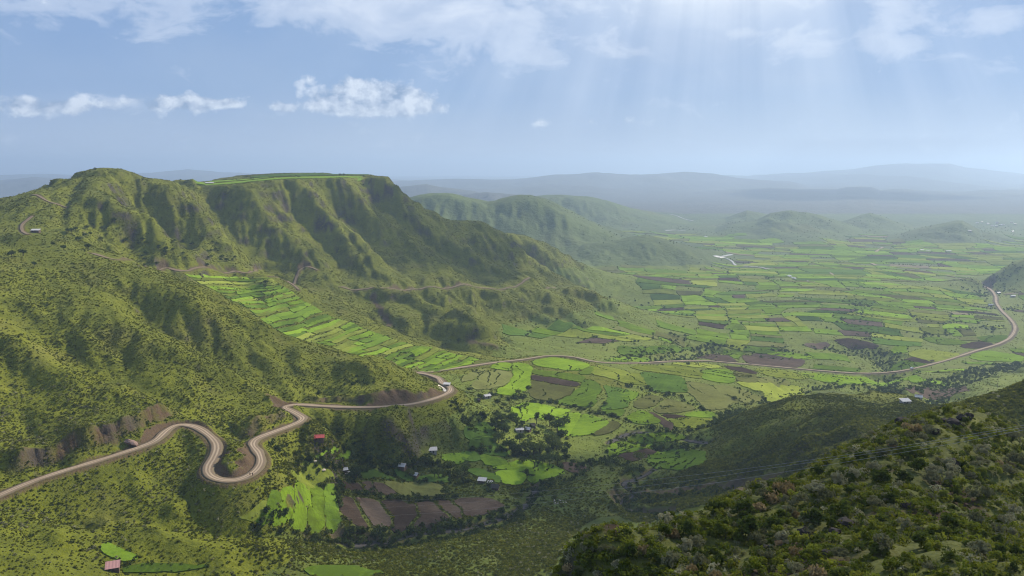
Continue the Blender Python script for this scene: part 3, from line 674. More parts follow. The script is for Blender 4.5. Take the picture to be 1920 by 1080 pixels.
# ------------------------------------------------------------------ fields: outlines
# kinds: l lime crop, g green crop, d dark green, y yellowish pasture, o olive stubble, b ploughed brown, t tan
FIELD_PX = [
 ('o', [(885,725),(905,705),(920,697),(940,695),(958,700),(957,712),(945,722),(920,730),(895,732)]), ('l', [(918,690),(930,682),(955,680),(958,695),(940,694)]),
 ('o', [(865,712),(885,698),(908,690),(912,696),(893,708),(868,718)]),
 ('l', [(959,681),(985,682),(998,690),(993,700),(994,722),(985,732),(965,742),(940,740),(930,737),(950,724),(962,712),(963,695)]),
 ('l', [(998,677),(1025,672),(1050,672),(1080,677),(1110,685),(1085,696),(1060,694),(1030,690),(1005,686)]),
 ('l', [(1000,693),(1025,697),(1060,700),(1095,706),(1094,715),(1088,717),(1060,711),(1030,706),(996,701)]), ('b', [(996,703),(1030,708),(1060,713),(1088,719),(1078,726),(1050,722),(1020,716),(995,711)]),
 ('o', [(996,714),(1020,718),(1050,724),(1076,728),(1070,738),(1050,748),(1035,751),(1010,750),(998,745),(994,735)]),
 ('g', [(1097,712),(1112,714),(1122,722),(1128,735),(1115,742),(1118,755),(1110,763),(1090,763),(1065,760),(1040,756),(1060,748),(1078,737),(1090,724)]),
 ('l', [(955,768),(975,758),(1000,756),(1013,758),(1010,768),(1005,780),(985,790),(965,785)]), ('l', [(1016,758),(1040,765),(1070,769),(1060,774),(1040,782),(1020,788),(1010,784),(1013,772)]),
 ('l', [(1045,783),(1070,774),(1090,776),(1085,785),(1075,800),(1068,818),(1055,815),(1045,800)]), ('g', [(1093,777),(1115,782),(1140,790),(1130,802),(1110,812),(1085,818),(1072,818),(1080,800)]),
 ('o', [(1142,788),(1165,795),(1160,802),(1140,812),(1120,816),(1110,815),(1132,803)]), ('y', [(1115,690),(1125,684),(1145,690),(1170,695),(1178,700),(1178,718),(1160,714),(1130,706),(1110,702)]),
 ('l', [(1085,702),(1100,692),(1116,686),(1112,697),(1105,703)]), ('d', [(1133,722),(1160,728),(1178,732),(1180,750),(1172,765),(1145,768),(1125,768),(1135,760),(1143,745),(1140,735)]), ('g', [(1125,770),(1150,770),(1172,768),(1165,782),(1148,780)]),
 ('y', [(1163,716),(1182,701),(1196,699),(1207,712),(1215,722),(1195,722),(1168,718)]), ('d', [(1200,697),(1230,701),(1275,706),(1283,715),(1288,730),(1288,735),(1260,736),(1225,735),(1217,725),(1208,712)]),
 ('y', [(1180,688),(1240,685),(1290,688),(1310,694),(1316,701),(1313,711),(1280,705),(1240,700),(1200,695)]), ('g', [(1318,694),(1350,692),(1370,695),(1377,710),(1375,719),(1340,716),(1316,711)]),
 ('y', [(1255,681),(1340,684),(1358,690),(1330,691),(1300,689),(1275,685)]), ('b', [(1355,686),(1400,690),(1425,702),(1400,700),(1365,692)]), ('o', [(1376,697),(1405,701),(1420,706),(1420,718),(1400,718),(1380,713)]),
 ('y', [(1408,692),(1480,696),(1530,702),(1520,712),(1450,708),(1430,701)]), ('l', [(1490,698),(1590,706),(1640,713),(1600,722),(1560,716),(1520,712)]), ('o', [(1422,708),(1480,716),(1480,722),(1440,718),(1422,717)]),
 ('y', [(1378,716),(1420,720),(1480,723),(1510,730),(1500,745),(1440,740),(1400,728)]), ('o', [(1285,717),(1300,717),(1330,722),(1345,735),(1365,745),(1388,750),(1360,766),(1320,768),(1310,750),(1290,737)]), ('o', [(1337,722),(1375,726),(1400,735),(1436,745),(1400,758),(1380,747),(1350,738)]),
 ('o', [(1242,757),(1250,748),(1272,753),(1303,765),(1298,770),(1265,775),(1235,775),(1225,770)]), ('g', [(1163,730),(1200,737),(1185,750),(1166,760)]), ('o', [(1185,760),(1215,740),(1246,747),(1225,762),(1200,768)]),
 ('l', [(1180,780),(1195,771),(1208,772),(1223,780),(1238,793),(1215,796),(1193,795),(1176,788)]), ('b', [(1212,772),(1228,774),(1245,785),(1265,797),(1260,807),(1250,806),(1240,795),(1225,782)]), ('b', [(1238,777),(1275,778),(1292,783),(1255,786)]),
 ('y', [(1258,789),(1295,784),(1340,786),(1330,800),(1310,803),(1270,802),(1266,797)]), ('g', [(1282,780),(1310,772),(1343,776),(1338,783),(1300,782)]),
 ('l', [(1190,815),(1225,812),(1270,816),(1285,820),(1270,826),(1230,830),(1195,832),(1175,828)]), ('l', [(1142,837),(1160,827),(1190,834),(1230,834),(1200,842),(1170,850),(1142,857)]), ('g', [(1215,862),(1240,848),(1270,842),(1300,846),(1320,848),(1322,860),(1313,875),(1290,877),(1250,879),(1220,874)]), ('b', [(1152,859),(1190,846),(1248,836),(1240,845),(1205,862),(1180,868)]),
 ('l', [(922,878),(950,872),(985,863),(1010,866),(1030,872),(1052,880),(1055,888),(1030,898),(1005,902),(990,902),(988,884),(960,880)]), ('l', [(930,885),(960,883),(985,890),(985,903),(950,908),(935,895)]), ('b', [(1047,873),(1070,866),(1100,873),(1110,878),(1090,886),(1065,886)]),
 ('d', [(867,806),(900,796),(925,800),(932,815),(900,822),(878,825)]), ('d', [(880,828),(928,819),(932,830),(905,838),(882,842)]), ('d', [(908,846),(935,833),(958,850),(940,856),(912,852)]), ('d', [(862,848),(895,852),(905,862),(870,866)]), ('g', [(902,853),(935,860),(955,868),(930,873),(906,870)]), ('d', [(872,882),(900,880),(920,888),(942,900),(930,905),(900,895)]),
 ('y', [(560,866),(600,869),(628,890),(632,905),(600,908),(560,907),(545,890)]),
 ('b', [(640,932),(657,930),(668,950),(692,985),(682,996),(650,978),(633,952)]), ('b', [(663,931),(707,936),(718,955),(733,975),(727,994),(703,990),(690,970),(672,945)]), ('b', [(713,936),(765,937),(782,950),(780,970),(762,997),(733,1001),(738,975),(725,955)]),
 ('b', [(770,936),(808,938),(828,958),(848,979),(815,991),(770,999),(784,975),(788,955)]), ('b', [(813,937),(838,938),(862,955),(868,970),(852,975),(832,955)]), ('b', [(843,937),(925,936),(950,948),(945,959),(900,969),(872,969),(865,952)]),
 ('b', [(637,899),(658,901),(671,906),(688,924),(665,921),(642,914)]), ('b', [(673,904),(690,903),(704,915),(710,927),(695,924)]), ('b', [(695,904),(712,904),(735,918),(744,930),(715,929)]), ('o', [(718,905),(745,904),(773,925),(748,928)]), ('o', [(750,904),(800,906),(830,913),(848,925),(800,930),(780,926)]),
 ('d', [(672,881),(690,876),(715,886),(738,896),(742,901),(690,901),(674,897)]), ('d', [(742,882),(790,896),(838,894),(843,905),(800,903),(752,897)]), ('g', [(587,855),(610,846),(638,839),(625,850),(600,859)]), ('g', [(622,858),(650,846),(666,849),(640,862)]), ('g', [(832,855),(868,851),(883,858),(865,869),(832,865)]),
 ('g', [(187,1025),(200,1019),(220,1023),(235,1034),(260,1039),(262,1047),(235,1053),(200,1044)]), ('g', [(232,1061),(300,1056),(380,1059),(393,1065),(330,1074),(235,1077)]), ('g', [(572,1066),(640,1061),(700,1070),(715,1079),(585,1079)]),
 # right of the valley, below and beside the valley road
 ('g', [(1560,722),(1620,712),(1700,706),(1740,712),(1770,716),(1785,722),(1740,722),(1680,716),(1620,722)]), ('g', [(1668,695),(1680,680),(1700,676),(1740,684),(1720,689),(1690,697)]), ('b', [(1690,678),(1710,669),(1740,672),(1755,678),(1738,682),(1715,680)]),
 ('y', [(1725,672),(1700,666),(1720,655),(1770,660),(1805,664),(1775,674),(1750,680)]), ('g', [(1815,668),(1850,657),(1880,662),(1920,668),(1920,678),(1870,678),(1830,676)]), ('g', [(1830,703),(1870,697),(1920,692),(1920,720),(1890,730),(1850,728),(1825,722)]), ('b', [(1690,735),(1740,728),(1800,726),(1825,732),(1790,740),(1740,748),(1710,742)]),
 ('l', [(1728,634),(1750,632),(1810,640),(1812,645),(1780,648),(1740,641)]), ('b', [(1795,648),(1830,640),(1868,644),(1850,652),(1810,654)]), ('g', [(1825,634),(1870,628),(1892,630),(1880,642),(1840,640)]),
 ('b', [(1390,668),(1405,662),(1450,664),(1510,672),(1505,688),(1460,688),(1400,682)]), ('b', [(1300,672),(1330,664),(1352,663),(1372,672),(1388,680),(1330,676)]), ('l', [(1352,660),(1380,657),(1396,663),(1385,673),(1375,672)]), ('l', [(1430,662),(1470,660),(1520,668),(1530,674),(1480,672)]), ('b', [(1560,636),(1600,634),(1650,648),(1640,656),(1580,650)]), ('b', [(1500,645),(1545,640),(1560,650),(1530,656)]),
 ('g', [(1160,648),(1200,652),(1290,650),(1300,655),(1230,664),(1180,668),(1160,664)]), ('g', [(1150,670),(1230,672),(1180,678),(1130,676)]), ('y', [(1300,690),(1300,690.5),(1301,690)]),
]
LT = [(470,957),(500,935),(525,917),(550,912),(580,911),(606,911),(632,912)]
LM = [(456,968),(500,962),(528,952),(552,947),(586,947),(611,946),(635,946)]
LB = [(440,976),(470,985),(505,990),(540,994),(575,997),(606,998),(641,988)]
for k_, kd in enumerate('yglllg'):
    f_ = lambda a, b, t: a if t == 0.0 else (a[0] + (b[0] - a[0]) * t, a[1] + (b[1] - a[1]) * t)
    FIELD_PX.append((kd, [f_(LT[k_], LT[k_ + 1], 0.0), f_(LT[k_], LT[k_ + 1], 1.0), f_(LM[k_], LM[k_ + 1], 0.98), f_(LB[k_], LB[k_ + 1], 0.98), f_(LB[k_], LB[k_ + 1], 0.02), f_(LM[k_], LM[k_ + 1], 0.02)]))
FIELD_PX = [f for f in FIELD_PX if len(f[1]) > 3]
def poly_area(p):
    x, y = p[:, 0], p[:, 1]
    return 0.5 * np.sum(x * np.roll(y, -1) - np.roll(x, -1) * y)
def resample(pl, step):
    out = []
    n = len(pl)
    for i in range(n):
        a, b = pl[i], pl[(i + 1) % n]
        k = max(1, int(np.hypot(*(b - a)) / step))
        for t in range(k): out.append(a + (b - a) * t / k)
    return np.array(out)
def round_poly(p, it=1):
    for _ in range(it):
        q = np.roll(p, -1, 0)
        p = np.stack([p * 0.78 + q * 0.22, p * 0.22 + q * 0.78], 1).reshape(-1, 2)
    return p
def inset(p, d):
    if poly_area(p) < 0: p = p[::-1]
    e = np.roll(p, -1, 0) - p
    n = np.stack([-e[:, 1], e[:, 0]], 1); n /= np.linalg.norm(n, axis=1, keepdims=True) + 1e-9
    v = n + np.roll(n, 1, 0); v /= np.linalg.norm(v, axis=1, keepdims=True) + 1e-9
    return p + v * d
FIELDS = []      # (kind, outline xy, traced?)
for kind, pl in FIELD_PX:
    w = [gnd(*p) for p in pl]
    if any(q is None for q in w): continue
    w = np.array(w)
    if w[:, 1].max() - w[:, 1].min() > 260: continue
    p = w[:, :2]
    if poly_area(p) < 0: p = p[::-1]
    p = resample(inset(round_poly(p), 0.0 if kind == 'b' or p[:, 0].max() < -70 else -1.0), 3.0)
    p = p + 1.1 * np.stack([vnoise(p[:, 0] / 5, p[:, 1] / 5, 501), vnoise(p[:, 0] / 5, p[:, 1] / 5, 503)], 1)
    FIELDS.append((kind, p, 'strip' if pl[0] in LT or kind == 'b' else 'traced'))
for kind, pl in (('g', [(365,1120),(430,1125),(500,1150),(560,1180),(640,1240),(700,1300),(640,1330),(540,1260),(440,1200),(370,1180)]), ('d', [(480,1330),(560,1330),(640,1400),(700,1400),(690,1560),(600,1560),(480,1500)]), ('g', [(400,1230),(480,1260),(540,1300),(460,1320),(400,1300)])):
    FIELDS.append((kind, round_poly(np.array([(ray(a, 540)[0] * b, b) for a, b in pl])), 'traced'))
# terraces on the slope behind the near spur
TL = [(345,514),(385,538),(420,556),(450,572),(485,596),(520,622),(560,642),(600,652),(650,668),(700,682),(745,695),(800,699),(860,690)]
TR = [(500,519),(520,530),(535,540),(555,553),(578,570),(615,590),(655,605),(690,618),(740,638),(785,648),(830,657),(865,666),(905,677)]
def gnd_far(px, py, ymin):
    tx, tz = ray(px, py)
    Y = YS[YS > ymin]
    d = zs(tx * Y, Y) - (CAMZ + tz * Y)
    k = int(np.argmax(d > 0))
    return np.array((tx * Y[k], Y[k]))
def lerp_pl(pl, t):
    t = np.clip(t, 0, 1) * (len(pl) - 1); i = min(int(t), len(pl) - 2); f = t - i
    return np.array(pl[i]) * (1 - f) + np.array(pl[i + 1]) * f
NT = 42
for k in range(NT):
    t0, t1 = k / NT, (k + 0.86) / NT
    cuts = [0.0] + sorted(random.uniform(0.2, 0.8) for _ in range(random.choice((1, 1, 2)))) + [1.0]
    for c0, c1 in zip(cuts[:-1], cuts[1:]):
        if c1 - c0 < 0.12: continue
        dt = random.uniform(-0.3, 0.3) / NT
        ring = []
        for tt, cs in ((t0 + dt, np.linspace(c0 + 0.01, c1 - 0.01, 6)), (t1 + dt, np.linspace(c1 - 0.01, c0 + 0.01, 6))):
            for c in cs:
                a, b = lerp_pl(TL, tt), lerp_pl(TR, tt)
                bow = math.sin(c * math.pi) * 4.0 * (1 - tt)
                q = a * (1 - c) + b * c + np.array((0, bow + 1.5 * math.sin(c * 9 + k)))
                ring.append(gnd_far(q[0], q[1], 695))
        p = np.array(ring)
        if np.ptp(p[:, 1]) > 160: continue
        if poly_area(p) < 0: p = p[::-1]
        FIELDS.append((random.choice('llllggggyy'), p, 'terrace'))
# patchwork of the plain, split again and again like inherited plots
def split(r, out, depth=0):
    x0, x1, y0, y1 = r
    w, h = x1 - x0, y1 - y0
    yc = 0.5 * (y0 + y1)
    lim = 22 + 0.024 * yc
    if (w < lim * 1.6 and h < lim * 1.15) or depth > 12:
        if random.random() < 0.86 or max(w, h) < 40: out.append(r); return
    f = random.uniform(0.36, 0.64)
    if w / random.choice((1.2, 1.6, 2.4, 3.0)) > h: split((x0, x0 + w * f, y0, y1), out, depth + 1); split((x0 + w * f, x1, y0, y1), out, depth + 1)
    else: split((x0, x1, y0, y0 + h * f), out, depth + 1); split((x0, x1, y0 + h * f, y1), out, depth + 1)
plots = []
split((-250, 2100, 800, 3200), plots)
ROADPT = R1[::4, :2]
GULLY = [(np.array([base_at(*p) for p in pl]), wid) for amp, wid, pl in FEAT if amp < -6.5 and pl[0][0] > 1100 and pl[0][1] < 800]
TRACED_BOX = [(f[1].min(0), f[1].max(0), f[1]) for f in FIELDS]
def inside(poly, P_):
    x, y = P_[:, 0], P_[:, 1]
    r = np.zeros(len(P_), bool)
    q = np.roll(poly, -1, 0)
    for (x0, y0), (x1, y1) in zip(poly, q):
        c = ((y0 > y) != (y1 > y))
        r ^= c & (x < (x1 - x0) * (y - y0) / (y1 - y0 + 1e-12) + x0)
    return r
ang = math.radians(-14)
for (x0, x1, y0, y1) in plots:
    p = resample(np.array([(x0, y0), (x1, y0), (x1, y1), (x0, y1)], float), 9.0)
    wx = 48 * vnoise(p[:, 0] / 120, p[:, 1] / 130, 201) + 8 * vnoise(p[:, 0] / 40, p[:, 1] / 40, 203)
    wy = 30 * vnoise(p[:, 0] / 120, p[:, 1] / 130, 205) + 7 * vnoise(p[:, 0] / 40, p[:, 1] / 40, 207)
    p = p + np.stack([wx, wy], 1)
    c0 = np.array((900, 1600.0)); d = p - c0
    p = c0 + np.stack([d[:, 0] * math.cos(ang) - d[:, 1] * math.sin(ang), d[:, 0] * math.sin(ang) + d[:, 1] * math.cos(ang)], 1)
    c = p.mean(0)
    if c[1] < 760 or c[1] > 3200 or p[:, 1].min() < 720: continue
    a = c[0] / c[1]
    if a > 0.70 or a < -0.02: continue
    zz = zs(p[:, 0], p[:, 1])
    if np.ptp(zz) > 16 + 0.0 * c[1] or base_h(p[:, 0], p[:, 1]).max() > 66: continue
    if c[1] > 1900 and zz.max() > 18: continue
    if np.min(np.hypot(ROADPT[:, 0][:, None] - p[:, 0], ROADPT[:, 1][:, None] - p[:, 1])) < 9: 
        p = c + (p - c) * 0.6
        if np.min(np.hypot(ROADPT[:, 0][:, None] - p[:, 0], ROADPT[:, 1][:, None] - p[:, 1])) < 8: continue
    if any(seg_dist(p[:, 0], p[:, 1], g)[0].min() < w_ * 0.55 for g, w_ in GULLY): continue
    hit = False
    for lo, hi, q in TRACED_BOX:
        if (p.max(0) < lo).any() or (p.min(0) > hi).any(): continue
        if inside(q, p).mean() > 0.2 or inside(p, q).mean() > 0.25: hit = True; break
    if hit: continue
    if random.random() < 0.02 + 0.00005 * c[1]: continue
    p = inset(round_poly(p[::1], 0), random.uniform(0.6, 2.2))
    if abs(poly_area(p)) < 250: continue
    near = c[1] < 1500
    kind = random.choices('lgdyobt', (32, 22, 6, 22, 9, 8, 1) if near else (24, 22, 7, 26, 12, 8, 1))[0]
    FIELDS.append((kind, p, 'plain'))
# mask of the cultivated ground
FIELD_M = np.zeros(Z2.shape, bool)
for kind, p, src in FIELDS:
    w = win(p[:, 0].min(), p[:, 0].max(), p[:, 1].min(), p[:, 1].max())
    X, Y = X2[w], Y2[w]
    if X.size == 0: continue
    FIELD_M[w] |= inside(p, np.stack([X.ravel(), Y.ravel()], 1)).reshape(X.shape)
# heights of the field surfaces are taken before the ground below them is lowered a little
def field_mesh(name, p, off, skirt):
    c = p.mean(0)
    st = max(3.5, c[1] * 0.009)
    b = resample(p, st)
    lo, hi = b.min(0), b.max(0)
    st2 = max(st, math.sqrt((hi - lo).prod() / 260))
    gxx, gyy = np.meshgrid(np.arange(lo[0] + st2 / 2, hi[0], st2), np.arange(lo[1] + st2 / 2, hi[1], st2))
    q = np.stack([gxx.ravel(), gyy.ravel()], 1)
    if len(q):
        q = q[inside(b, q)]
        if len(q):
            dmin = np.array([np.min(np.hypot(b[:, 0] - u[0], b[:, 1] - u[1])) for u in q])
            q = q[dmin > st2 * 0.45]
    nb_ = len(b)
    V = [Vector((u[0] - c[0], u[1] - c[1])) for u in b] + [Vector((u[0] - c[0], u[1] - c[1])) for u in q]
    vo, eo, fo, ov, oe, of = delaunay_2d_cdt(V, [], [list(range(nb_))], 1, 1e-4)
    xy = np.array([(v.x + c[0], v.y + c[1]) for v in vo])
    z = zs(xy[:, 0], xy[:, 1]) + off
    verts = [(x, y, zz) for (x, y), zz in zip(xy, z)]
    faces = [list(f) for f in fo]
    k = len(verts)
    bz = zs(b[:, 0], b[:, 1])
    verts += [(x, y, zz + off) for (x, y), zz in zip(b, bz)] + [(x, y, zz - skirt) for (x, y), zz in zip(b, bz)]
    for i in range(nb_):
        j = (i + 1) % nb_
        faces.append([k + i, k + nb_ + i, k + nb_ + j, k + j])
    return verts, faces
FIELD_GEO = []
for kind, p, src in FIELDS:
    Yc = p[:, 1].mean()
    off = (0.30 + 0.0003 * Yc) if kind != 'b' else (0.15 + 0.0003 * Yc)
    if src == 'plain': off += 0.15
    try: FIELD_GEO.append((kind, src, Yc, abs(poly_area(p)), p) + field_mesh('field', p, off, 0.5 + 0.0006 * Yc))
    except Exception as e: print('field skipped', e)
er = FIELD_M.copy()
er[1:-1, 1:-1] = FIELD_M[1:-1, 1:-1] & FIELD_M[:-2, 1:-1] & FIELD_M[2:, 1:-1] & FIELD_M[1:-1, :-2] & FIELD_M[1:-1, 2:]
Z2 = Z2 - er * np.minimum(0.35 + 0.0004 * Y2, 1.2)
print('fields', len(FIELDS), round(time.time() - T0, 1))

# ------------------------------------------------------------------ ground objects
VX = np.stack([X2, Y2, Z2], -1)
du = np.gradient(VX, axis=1); dv = np.gradient(VX, axis=0)
NRM = np.cross(du, dv); NRM /= np.linalg.norm(NRM, axis=-1, keepdims=True)
# bare rock where very steep
ROCK = sstep(0.95, 1.5, SLOPE) * sstep(-0.1, 0.5, fbm(X2 / 15, Y2 / 15, 3, 99)) * (Y2 > 60) * (Y2 < 1900)
SOIL = np.maximum(SOIL, 0.8 * sstep(0.30, 0.55, fbm(X2 / 8, Y2 / 8, 3, 171)) * (Y2 < 230))
AC, YC = 0.5 * (A2[1:, 1:] + A2[:-1, :-1]), 0.5 * (Y2[1:, 1:] + Y2[:-1, :-1])
XC, ZC, SC_ = AC * YC, Z2[:-1, :-1], SLOPE[:-1, :-1]
reg = np.zeros(AC.shape, int)                                   # 0 valley floor
pxc = 960 + AC * FPX * CT
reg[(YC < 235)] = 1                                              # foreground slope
reg[(YC >= 235) & (AC < -0.02) & (YC < 900 + 0 * YC) & (ZC > 92 + 22 * sstep(-0.3, -0.05, AC) * 0)] = 2
sp = base_h(XC, YC)
reg[(YC >= 235) & (YC < 690) & (reg != 2)] = 0
reg[(YC >= 690) & (YC < 2000) & (sp > 62) & (pxc < 1180)] = 3    # mesa
reg[(YC >= 235) & (YC < 690) & (pxc > 1290) & (sp > 74)] = 4     # right slopes
reg[(YC >= 690) & (YC < 960) & (pxc < 330)] = 5                  # cone hill
reg[(YC < 520) & (reg == 0)] = 8
reg[(YC >= 2000)] = 6
reg[(YC >= 4600)] = 7
IDX = np.arange(NY * NA).reshape(NY, NA)
def ground_part(code, name, m):
    sel = reg == code
    i, j = np.nonzero(sel)
    q = np.stack([IDX[i, j], IDX[i, j + 1], IDX[i + 1, j + 1], IDX[i + 1, j]], 1)
    u, inv = np.unique(q.ravel(), return_inverse=True)
    me = bpy.data.meshes.new(name)
    nq = len(q)
    me.vertices.add(len(u)); me.vertices.foreach_set('co', VX.reshape(-1, 3)[u].astype(np.float32).ravel())
    me.loops.add(nq * 4); me.loops.foreach_set('vertex_index', inv.astype(np.int32).ravel())
    me.polygons.add(nq); me.polygons.foreach_set('loop_start', np.arange(0, nq * 4, 4, dtype=np.int32)); 
    me.polygons.foreach_set('use_smooth', np.ones(nq, bool))
    me.update()
    me.normals_split_custom_set_from_vertices(NRM.reshape(-1, 3)[u].astype(np.float32))
    for nm, arr in (('soil', SOIL), ('rock', ROCK)):
        at = me.attributes.new(nm, 'FLOAT', 'POINT'); at.data.foreach_set('value', arr.ravel()[u].astype(np.float32))
    me.materials.append(m)
    o = bpy.data.objects.new(name, me); COL.objects.link(o); o['kind'] = 'structure'
    return o
GROUND = {}
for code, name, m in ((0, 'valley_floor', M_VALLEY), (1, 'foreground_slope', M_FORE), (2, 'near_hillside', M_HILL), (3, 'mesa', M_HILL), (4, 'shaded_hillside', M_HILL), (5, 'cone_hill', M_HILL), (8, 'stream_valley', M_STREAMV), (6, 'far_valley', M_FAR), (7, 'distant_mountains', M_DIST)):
    GROUND[code] = ground_part(code, name, m)
print('ground mesh', round(time.time() - T0, 1))

# ------------------------------------------------------------------ field objects
def crop_material(name, c1, c2, c3, soilmix=0.0, bump=0.25):
    m, nt = mat(name); nb = NB(nt); p = geo_pos(nb)
    r = nb.n('ShaderNodeObjectInfo').outputs['Random']
    n1 = nb.noise(p, 0.05, 4, 0.6); n2 = nb.noise(p, 0.45, 5, 0.75)
    vr = nb.n('ShaderNodeVectorRotate', rotation_type='Z_AXIS'); nb.l(p, vr.inputs['Vector']); nb.l(nb.math('MULTIPLY', r, 6.28), vr.inputs['Angle'])
    mp = nb.n('ShaderNodeMapping'); nb.l(vr.outputs[0], mp.inputs['Vector']); mp.inputs['Scale'].default_value = (0.9, 0.035, 0.1)
    rows = nb.noise(mp.outputs[0], 0.55, 2, 0.6)
    v = nb.math('ADD', nb.math('ADD', nb.math('MULTIPLY', n1, 0.42), nb.math('MULTIPLY', n2, 0.36)), nb.math('MULTIPLY', rows, 0.22))
    v = nb.math('ADD', v, nb.math('MULTIPLY', nb.math('SUBTRACT', r, 0.5), 0.16))
    c = nb.ramp(v, [(0.40, c1), (0.50, c2), (0.60, c3)])
    hv = nb.n('ShaderNodeHueSaturation'); nb.l(c, hv.inputs['Color']); nb.l(nb.math('MULTIPLY_ADD', r, 0.35, 0.80), hv.inputs['Value']); hv.inputs['Saturation'].default_value = 1.0
    d = nb.n('ShaderNodeBsdfDiffuse'); nb.l(hv.outputs[0], d.inputs['Color'])
    u = nb.n('ShaderNodeBump'); u.inputs['Strength'].default_value = bump; u.inputs['Distance'].default_value = 0.8
    nb.l(nb.noise(p, 0.8, 4, 0.7), u.inputs['Height']); nb.l(u.outputs[0], d.inputs['Normal'])
    nb.out(d.outputs[0])
    return m
CROP = {
 'l': crop_material('lime_crop', (0.098, 0.142, 0.014), (0.146, 0.226, 0.017), (0.195, 0.290, 0.022)),
 'g': crop_material('green_crop', (0.080, 0.125, 0.015), (0.118, 0.185, 0.018), (0.155, 0.235, 0.022)),
 'd': crop_material('dark_green_crop', (0.045, 0.075, 0.014), (0.068, 0.115, 0.017), (0.092, 0.150, 0.022)),
 'y': crop_material('yellow_pasture', (0.120, 0.145, 0.022), (0.180, 0.210, 0.030), (0.225, 0.255, 0.040)),
 'o': crop_material('olive_stubble', (0.085, 0.085, 0.026), (0.120, 0.125, 0.036), (0.150, 0.160, 0.048)),
 'b': crop_material('ploughed_earth', (0.052, 0.037, 0.026), (0.080, 0.057, 0.041), (0.110, 0.082, 0.060), bump=0.6),
 't': crop_material('fallow_tan', (0.150, 0.120, 0.070), (0.200, 0.165, 0.100), (0.240, 0.200, 0.125)),
}
FKIND = {'l': 'lime green', 'g': 'fresh green', 'd': 'dark green', 'y': 'yellowish', 'o': 'olive', 'b': 'ploughed brown', 't': 'tan fallow'}
def mesh_obj(name, verts, faces, m, parent=None, smooth=False):
    me = bpy.data.meshes.new(name); me.from_pydata(verts, [], faces); me.update()
    if smooth: me.polygons.foreach_set('use_smooth', np.ones(len(me.polygons), bool))
    if m is not None: me.materials.append(m)
    o = bpy.data.objects.new(name, me); COL.objects.link(o)
    if parent is not None: o.parent = parent
    return o
plain = sorted([f for f in FIELD_GEO if f[1] == 'plain'], key=lambda f: -f[3] / f[2] ** 3)
own = [f for f in FIELD_GEO if f[1] in ('traced', 'strip')] + plain[:300 - sum(f[1] in ('traced', 'strip') for f in FIELD_GEO)]
for f in own:
    mesh_obj('field', f[5], f[6], CROP[f[0]], GROUND[0], True)
for f in [f for f in FIELD_GEO if f[1] == 'terrace']:
    mesh_obj('terrace_field', f[5], f[6], CROP[f[0]], GROUND[3], True)
rest_f = plain[300 - sum(f[1] in ('traced', 'strip') for f in FIELD_GEO):]
V, F, MI = [], [], []
keys = list(CROP)
for f in rest_f:
    k = len(V); V += f[5]; F += [[i + k for i in q] for q in f[6]]; MI += [keys.index(f[0])] * len(f[6])
if V:
    o = mesh_obj('far_fields', V, F, None, GROUND[6], True); o['kind'] = 'stuff'
    for kk in keys: o.data.materials.append(CROP[kk])
    o.data.polygons.foreach_set('material_index', np.array(MI, np.int32))

# ------------------------------------------------------------------ roads, tracks, streams
def road_material(name, base, track, edge, wheel=True):
    m, nt = mat(name); nb = NB(nt); p = geo_pos(nb)
    u = nb.attr('across')                                        # -1 .. 1 over the width
    au = nb.math('ABSOLUTE', nb.math('ADD', u, nb.math('MULTIPLY', nb.math('SUBTRACT', nb.noise(p, 0.12, 2), 0.5), 0.25)))
    c = nb.mix(nb.noise(p, 0.5, 5, 0.7), base, tuple(x * 0.72 for x in base))
    if wheel:
        w = nb.ramp(au, [(0.06, (0.12, 0.12, 0.12)), (0.20, (1, 1, 1)), (0.32, (1, 1, 1)), (0.46, (0, 0, 0))])
        c = nb.mix(nb.math('MULTIPLY', w, nb.math('MULTIPLY_ADD', nb.noise(p, 0.08, 3), 0.9, 0.25), clamp=True), c, track)
    e = nb.ramp(nb.math('ADD', au, nb.math('MULTIPLY', nb.noise(p, 0.6, 4, 0.7), 0.3)), [(0.92, (0, 0, 0)), (1.12, (1, 1, 1))])
    c = nb.mix(e, c, edge)
    nb.out(nb.bsdf(c, 0.95, nb.noise(p, 1.2, 4, 0.7), 0.3, 0.2, 0.1))
    return m
M_ROAD = road_material('gravel_road', (0.225, 0.165, 0.108), (0.47, 0.36, 0.25), (0.135, 0.110, 0.065))
M_TRACK = road_material('earth_track', (0.200, 0.140, 0.090), (0.26, 0.19, 0.125), (0.11, 0.10, 0.04))
M_STREAM = road_material('stream_gravel', (0.085, 0.075, 0.068), (0.12, 0.11, 0.10), (0.05, 0.055, 0.025), False)
M_RIVER, nt = mat('river_water'); nb = NB(nt)
pr = nb.n('ShaderNodeBsdfPrincipled'); pr.inputs['Base Color'].default_value = (0.30, 0.28, 0.25, 1); pr.inputs['Roughness'].default_value = 0.35
bu = nb.n('ShaderNodeBump'); bu.inputs['Strength'].default_value = 0.5; nb.l(nb.noise(geo_pos(nb), 0.08, 4), bu.inputs['Height']); nb.l(bu.outputs[0], pr.inputs['Normal'])
nb.out(pr.outputs[0])
M_GRAVEL = road_material('river_gravel', (0.33, 0.29, 0.26), (0.4, 0.36, 0.32), (0.2, 0.19, 0.15), False)
